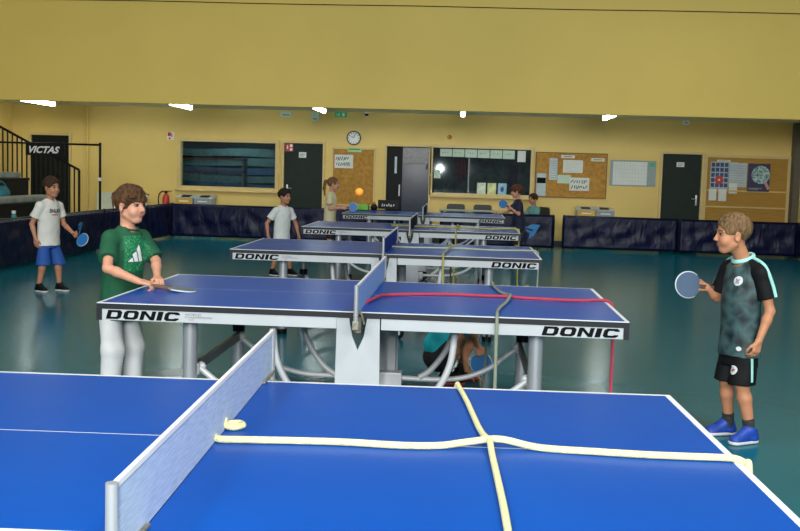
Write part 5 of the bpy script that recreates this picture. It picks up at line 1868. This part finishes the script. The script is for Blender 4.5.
# ---- simpler builder for the smaller, distant children (joints in the person's frame, facing +x)
def kid(lb, loc, rz, H, head_yaw, head_pitch, elL, wrL, hL, elR, wrR, hR_, skin, hairm, style, shirt_m, short_m, pants=None, shoe_m=None, sole_m=None, h=0.006,
        sitting=False, sleeve=0.62, lean=0.02, feet=None, wide=1.0, shorts_len=0.27):
    """hL / hR_: (direction, palm normal, thumb side, curl)"""
    q = H / 1.30
    P = person(lb, loc, rz)
    lo, hi = V(-0.30, -0.40, -0.01) * q, V(0.62, 0.40, 1.36) * q
    F = Field(lo, hi, h)
    hcen, Rr = V(0.035 + lean, 0, 1.186) * q, hd(head_yaw, head_pitch)
    hs = 1.02 * q
    do_head(F, hcen, Rr, hs)
    F.cap(V(lean, 0, 1.02) * q, hcen + V(-0.025, 0, -0.06) * q, 0.042 * q, 0.043 * q, k=0.025)
    F.loft([(z * q, (x) * q, 0, rx * q, ry * q) for z, x, rx, ry in ((0.52, 0, 0.075, 0.10), (0.65, 0, 0.072, 0.098), (0.82, lean * 0.5, 0.078, 0.105), (0.95, lean, 0.078, 0.12), (1.0, lean, 0.06, 0.10), (1.04, lean, 0.04, 0.05))], k=0.02)
    shl, shr = V(lean, 0.135, 0.975) * q, V(lean, -0.135, 0.975) * q
    ws = []
    for s_, el, wr, hh in ((shl, elL, wrL, hL), (shr, elR, wrR, hR_)):
        F.cap(V(lean * q, s_[1] * 0.3, 1.015 * q), s_, 0.032 * q, 0.036 * q, k=0.03)
        el, wr = V(*el) * q, V(*wr) * q
        ws.append((s_, el))
        arm(F, s_, el, wr, q)
        do_hand(F, wr, hh[0], hh[1], hh[2], curl=hh[3], sc=q * 1.06)
    hp = [V(0, 0.063, 0.61) * q, V(0, -0.063, 0.61) * q]
    if sitting:
        kn = [V(0.34, 0.09, 0.60) * q, V(0.34, -0.09, 0.60) * q]
        an = [V(0.33, 0.09, 0.255), V(0.33, -0.09, 0.255)]
    else:
        feet = feet or [(0.0, 0.09), (0.0, -0.09)]
        an = [V(feet[0][0], feet[0][1], 0.085), V(feet[1][0], feet[1][1], 0.085)]
        kn = [(hp[i] * 0.52 + an[i] * 0.48) + V(0.03, 0, 0) for i in (0, 1)]
    for i in (0, 1):
        leg(F, hp[i], kn[i], an[i], q, toe=an[i] + V(0.09, 0, -0.05))
    o = finish(P, F, skin, (hcen, Rr, hs), hairm, style, 1.0, 0.005)
    S = Field(V(-0.26, -0.34, 0.42) * q, V(0.30, 0.34, 1.12) * q, h)
    w = wide
    S.loft([(z * q, x * q, 0, rx * q * w, ry * q * w) for z, x, rx, ry in ((0.525, 0, 0.112, 0.142), (0.65, 0, 0.102, 0.134), (0.80, lean * 0.5, 0.10, 0.132), (0.93, lean, 0.096, 0.138))] +
           [(z * q, x * q, 0, rx * q, ry * q) for z, x, rx, ry in ((0.995, lean, 0.080, 0.118), (1.035, lean + 0.005, 0.060, 0.072), (1.055, lean + 0.008, 0.052, 0.058))], k=0.02)
    for s_, el in ws:
        d = nrm(el - s_)
        S.cap(V(lean * q, s_[1] * 0.35, 1.005 * q), s_, 0.040 * q, 0.046 * q, k=0.03)
        S.cap(s_, el + d * 0.1, 0.050 * q, 0.066 * q, k=0.02, cuts=[(s_ + d * sleeve * np.linalg.norm(el - s_), d)])
    S.cap(V(lean + 0.008, 0, 0.98) * q, V(lean + 0.03, 0, 1.13) * q, 0.036 * q, 0.058 * q, k=0.006, op='s')
    sh_ = cloth('shirt', shirt_m, o, S, 0.004, 24, 12, (1, 1, 0.7))
    lo = np.min([p for p in hp + kn + an], 0) - 0.14
    hi = np.max([p for p in hp + kn + an], 0) + 0.14
    S = Field(lo, hi, h)
    S.loft([(0.50 * q, 0, 0, 0.088 * q, 0.116 * q), (0.57 * q, 0, 0, 0.084 * q, 0.108 * q), (0.64 * q, 0, 0, 0.074 * q, 0.10 * q)], k=0.02)
    for i in (0, 1):
        if pants:
            S.cap(hp[i], kn[i], 0.076 * q, 0.062 * q, k=0.014)
            S.cap(kn[i], an[i], 0.060 * q, 0.050 * q, k=0.02)
        elif sitting:
            S.cap(hp[i], kn[i], 0.076 * q, 0.062 * q, k=0.014, cuts=[(hp[i] * 0.2 + kn[i] * 0.8, kn[i] - hp[i])])
        else:
            S.cap(hp[i] - V(0, 0, 0.04), kn[i] + (kn[i] - hp[i]) * 0.25, 0.056 * q, 0.086 * q, k=0.012, cuts=[((0, 0, shorts_len * q), (0, 0, -1))])
    cloth('trousers' if pants else 'shorts', short_m, o, S, 0.004, 24, 15)
    for i in (0, 1):
        shoe(o, an[i] + V(-0.048, 0, 0), an[i] + V(0.135, 0.012 * (1 - 2 * i), 0), shoe_m or M_black, sole_m or M_sole, zf=0.17 if sitting else 0.0)
    return o, P, sh_


DN = (0.1, 0, -1)
rest = lambda s: ((0.12, 0, -1), (0.1, -s, 0), (1, 0, 0.1), 0.4)
M_wht = mat('white_cotton', (0.66, 0.66, 0.60), 0.8, noise=0.06, nscale=10)
M_wht2 = mat('cool_white_cotton', (0.66, 0.70, 0.68), 0.8, noise=0.06, nscale=10)
M_cream = mat('cream_cotton', (0.70, 0.64, 0.40), 0.8, noise=0.06, nscale=10)
M_blue = mat('royal_blue_cotton', (0.010, 0.075, 0.33), 0.75, noise=0.12, nscale=10)
M_navyc = mat('navy_cotton', (0.010, 0.014, 0.045), 0.8, noise=0.12, nscale=10)
M_bshort = mat('black_shorts', (0.012, 0.012, 0.014), 0.8, noise=0.12, nscale=10)
M_gshort = mat('grey_blue_shorts', (0.12, 0.16, 0.20), 0.8, noise=0.12, nscale=10)
M_turq = mat('turquoise_cotton', (0.010, 0.50, 0.58), 0.75, noise=0.12, nscale=10)
M_tealc = mat('dull_teal_cotton', (0.10, 0.24, 0.24), 0.8, noise=0.2, nscale=10)

# boy in white shirt and blue shorts, far left
kd, P, sh_ = kid('boy in white lettered T-shirt and long blue shorts standing on the far left', (-4.20, 5.52, 0), math.radians(-27), 1.305, 0.0, 0.02,
                 (0.04, 0.185, 0.765), (0.225, 0.165, 0.665), ((1, -0.1, -0.25), (0, -1, -0.2), (0.2, 0.2, 1), 0.85),
                 (-0.07, -0.172, 0.77), (-0.02, -0.168, 0.615), rest(-1),
                 M_sk3, hair_mat('dark_brown_hair', (0.045, 0.024, 0.014)), 'short', M_wht, M_blue, shoe_m=M_black, feet=[(0.04, 0.12), (-0.05, -0.09)], h=0.0055, wide=1.0, shorts_len=0.31)
vs, fs, w_, h_ = font_mesh('SNLKS', 1.0, 0.03)
polys = [[((vs[i][0] / w_ - 0.5) * 0.145, (vs[i][1] / h_) * 0.045) for i in f] for f in fs]
decal(kd, 'chest_lettering', M_ink, sh_.data, polys, (0.3, 0.0, 0.905), (0, 1, 0), (0, 0, 1), (-1, 0, 0), 0.004, 0)
decal(kd, 'red_line', M_red_ink, sh_.data, [[(-0.05, -0.028), (0.05, -0.028), (0.05, -0.018), (-0.05, -0.018)]], (0.3, 0.0, 0.905), (0, 1, 0), (0, 0, 1), (-1, 0, 0), 0.004, 3)
w = Matrix.Rotation(P['rz'], 3, 'Z') @ Vector((0.315, 0.150, 0.635)) + Vector(P['loc'])
bat('table_tennis_bat', 'blue bat held low by the boy in blue shorts', w, Matrix.Rotation(P['rz'], 3, 'Z') @ Vector((-1, 0.05, 0.35)), (0.05, -1, 0.25), M_rub_b, M_rub_k)

# boy in the plain white shirt behind the third table
kd, P, sh_ = kid('dark haired boy in plain white T-shirt behind the left end of the third table', (-1.99, 8.18, 0), math.radians(-42), 1.20, 0.25, 0.0,
                 (0.02, 0.245, 0.78), (0.10, 0.245, 0.60), rest(1),
                 (-0.06, -0.235, 0.78), (-0.01, -0.25, 0.60), ((0.15, 0, -1), (0.3, 1, 0), (1, 0, 0.1), 0.8),
                 M_sk3, hair_mat('near_black_hair', (0.020, 0.014, 0.011)), 'short', M_wht2, M_gshort, shoe_m=M_black, feet=[(0.06, 0.11), (-0.05, -0.11)], h=0.0065)
w = Matrix.Rotation(P['rz'], 3, 'Z') @ Vector((0.005, -0.212, 0.50)) + Vector(P['loc'])
bat('table_tennis_bat', 'red bat hanging from the hand of the boy in the plain white shirt', w, (-0.15, 0.1, 1), (0.7, -0.7, 0), M_rub_r, M_rub_k)

# girl at the farthest table
kd, P, sh_ = kid('girl with ponytail in cream T-shirt at the left end of the farthest table', (-1.84, 12.10, 0), math.radians(-4), 1.345, 0.1, -0.05,
                 (0.05, 0.17, 0.79), (0.20, 0.12, 0.82), ((1, -0.2, 0.05), (0, 0, -1), (0, -1, 0), 0.5),
                 (0.03, -0.175, 0.775), (0.225, -0.12, 0.795), ((1, 0.05, 0.05), (0, 1, -0.2), (0.1, 0.2, 1), 0.85),
                 M_sk2, hair_mat('light_brown_hair', (0.20, 0.105, 0.045)), 'ponytail', M_cream, M_bshort, shoe_m=M_white, h=0.007)
bat('table_tennis_bat', 'bright blue bat held by the girl with the ponytail', (-1.50, 11.99, 0.835), (-1, 0, -0.1), (0.1, -1, 0.15), mat('vivid_blue_rubber', (0.01, 0.20, 0.55), 0.45), M_rub_k)

# boy in navy at the right end of the farthest table
kd, P, sh_ = kid('auburn haired boy in navy T-shirt at the right end of the farthest table', (1.47, 12.28, 0), math.radians(186), 1.305, -0.12, 0.10,
                 (0.03, 0.19, 0.80), (0.15, 0.10, 0.89), ((1, -0.35, 0.25), (0, -0.9, 0.2), (0.2, 0, 1), 0.85),
                 (0.16, -0.19, 0.83), (0.30, -0.13, 0.80), ((1, 0.05, -0.03), (0.1, 0.1, -1), (0, 1, 0.1), 0.2),
                 M_sk2, hair_mat('auburn_hair', (0.11, 0.045, 0.018)), 'fringe', M_navyc, M_bshort, shoe_m=M_black, h=0.007, sleeve=0.75)
bat('table_tennis_bat', 'dark blue bat held up by the boy in navy', (1.255, 12.17, 0.935), (1, 0.1, -0.45), (-0.25, -0.9, 0.35), M_rub_b, M_rub_k)
vs, fs, w_, h_ = font_mesh('X', 1.0, 0.03)
decal(kd, 'chest_print', M_white_tape, sh_.data, [[(-0.03, 0.0), (0.02, 0.012), (0.02, 0.028), (-0.03, 0.016)], [(-0.01, -0.05), (0.012, -0.05), (0.012, -0.02), (-0.01, -0.02)], [(-0.012, 0.04), (0.0, 0.04), (0.0, 0.06), (-0.012, 0.06)]], (0.3, 0.04, 0.86), (0, 1, 0), (0, 0, 1), (-1, 0, 0), 0.004, 2)

# seated child behind the barrier
chair(2.00, 15.72, math.radians(-60), 'dark chair with a seated child behind the barrier with the emblem')
kd, P, sh_ = kid('curly haired child in dull teal shirt seated behind the barrier beside the boy in navy', (1.97, 15.72, -0.17), math.radians(214), 1.27, 0.15, 0.05,
                 (0.10, 0.19, 0.78), (0.24, 0.13, 0.68), ((1, -0.2, -0.1), (0, 0, -1), (0, -1, 0), 0.4),
                 (0.10, -0.19, 0.78), (0.24, -0.13, 0.68), ((1, 0.2, -0.1), (0, 0, -1), (0, 1, 0), 0.4),
                 M_sk3, hair_mat('dark_curly_hair', (0.045, 0.022, 0.014)), 'curly', M_tealc, M_navyc, pants=True, sitting=True, h=0.007)

# ---- child crouching under the second table
P = person('child in turquoise shirt crouching on the floor behind the second table', (0.41, 1.30, 0), math.radians(4))
F = Field((-0.30, -0.30, 0.0), (0.46, 0.34, 0.88), 0.005)
hc, hR = V(0.30, 0.0, 0.515), hd(-0.1, 0.45)
do_head(F, hc, hR, 1.02)
tor = [V(-0.02, 0, 0.19), V(0.01, 0, 0.32), V(0.09, 0, 0.42), V(0.19, 0, 0.475)]
for a, b, ra, rb_ in ((tor[0], tor[1], 0.085, 0.080), (tor[1], tor[2], 0.080, 0.085), (tor[2], tor[3], 0.085, 0.06)):
    F.cap(a, b, ra, rb_, k=0.03, flat=((1, 0, 0), 0.9))
F.cap(tor[3], hc + V(-0.02, 0, -0.05), 0.045, 0.043, k=0.03)
anR, anL = V(0.01, -0.10, 0.075), V(0.125, 0.09, 0.075)
knR, knL = V(0.105, -0.13, 0.325), V(0.205, 0.12, 0.315)
hpR, hpL = V(-0.03, -0.07, 0.17), V(-0.02, 0.07, 0.17)
leg(F, hpR, knR, anR, 0.98, toe=anR + V(0.09, 0, -0.045))
leg(F, hpL, knL, anL, 0.98, toe=anL + V(0.09, 0, -0.045))
shR, shL = V(0.15, -0.135, 0.455), V(0.17, 0.13, 0.46)
for s_ in (shR, shL):
    F.cap(tor[3] + V(0, s_[1] * 0.3, -0.02), s_, 0.034, 0.036, k=0.03)
elR, wrR = V(0.165, -0.235, 0.42), V(0.225, -0.15, 0.285)
arm(F, shR, elR, wrR, 1.0)
do_hand(F, wrR, V(0.35, 0.0, -0.94), V(0.1, 1, 0), V(0.94, 0.1, 0.3), curl=0.75, sc=1.05)
elL, wrL = V(0.155, 0.17, 0.235), V(0.175, 0.16, 0.075)
elL, wrL = V(0.13, 0.02, 0.26), V(0.165, 0.0, 0.085)
F.cap(shL, elL, 0.034, 0.027, k=0.02)
F.cap(elL, wrL, 0.027, 0.0195, k=0.012)
do_hand(F, wrL, V(1, 0.05, -0.55), V(-0.1, 0, -1), V(0, -1, 0), curl=0.08, sc=1.05)
cr = finish(P, F, M_sk1, (hc, hR, 1.02), hair_mat('brown_hair', (0, 0, 0)), 'short', 1.0, 0.005)
S = Field((-0.26, -0.30, 0.12), (0.34, 0.32, 0.66), 0.005)
S.cap(tor[0] + V(-0.02, 0, 0.07), tor[1], 0.112, 0.108, k=0.03, cuts=[((0, 0, 0.21), nrm(V(0.35, 0, -1)))])
S.cap(tor[1], tor[2], 0.108, 0.110, k=0.03)
S.cap(tor[2], tor[3], 0.110, 0.07, k=0.03)
for s_, el in ((shR, elR), (shL, elL)):
    d = nrm(el - s_)
    S.cap(tor[3] + V(0, s_[1] * 0.35, -0.02), s_, 0.042, 0.046, k=0.03)
    S.cap(s_, el + d * 0.1, 0.050, 0.064, k=0.02, cuts=[(s_ + d * 0.11, d)])
S.cap(tor[3], hc + V(0, 0, -0.02), 0.045, 0.06, k=0.006, op='s')
cloth('shirt', M_turq, cr, S, 0.004, 24, 3)
S = Field((-0.26, -0.28, 0.02), (0.30, 0.28, 0.42), 0.005)
S.cap(tor[0] + V(-0.02, 0, -0.01), tor[0] + V(0, 0, 0.08), 0.108, 0.10, k=0.02)
for hp, kn in ((hpR, knR), (hpL, knL)):
    S.cap(hp, kn, 0.078, 0.062, k=0.015, cuts=[(hp * 0.35 + kn * 0.65, kn - hp)])
cloth('shorts', M_bshort, cr, S, 0.004, 24, 6)
M_rshoe = mat('red_shoe', (0.50, 0.045, 0.02), 0.5, noise=0.2, nscale=30)
for an in (anR, anL):
    sk_ = Field(an - 0.07, an + V(0.08, 0.08, 0.12), 0.004)
    sk_.cap(an - V(0, 0, 0.03), an + V(0.015, 0, 0.045), 0.032, 0.034, k=0, cuts=[(an + V(0.015, 0, 0.045), (0.2, 0, 1))])
    link('sock', sk_.mesh('sock'), M_sock, cr)
    shoe(cr, an + V(-0.05, 0, 0), an + V(0.135, 0, 0), M_black, M_rshoe)
w = Matrix.Rotation(P['rz'], 3, 'Z') @ Vector((0.235, -0.145, 0.240)) + Vector(P['loc'])
bat('table_tennis_bat', 'blue bat dangling from the hand of the crouching child', w, (-0.25, 0, 1), (-0.15, -0.95, 0.3), M_rub_b, M_rub_k)
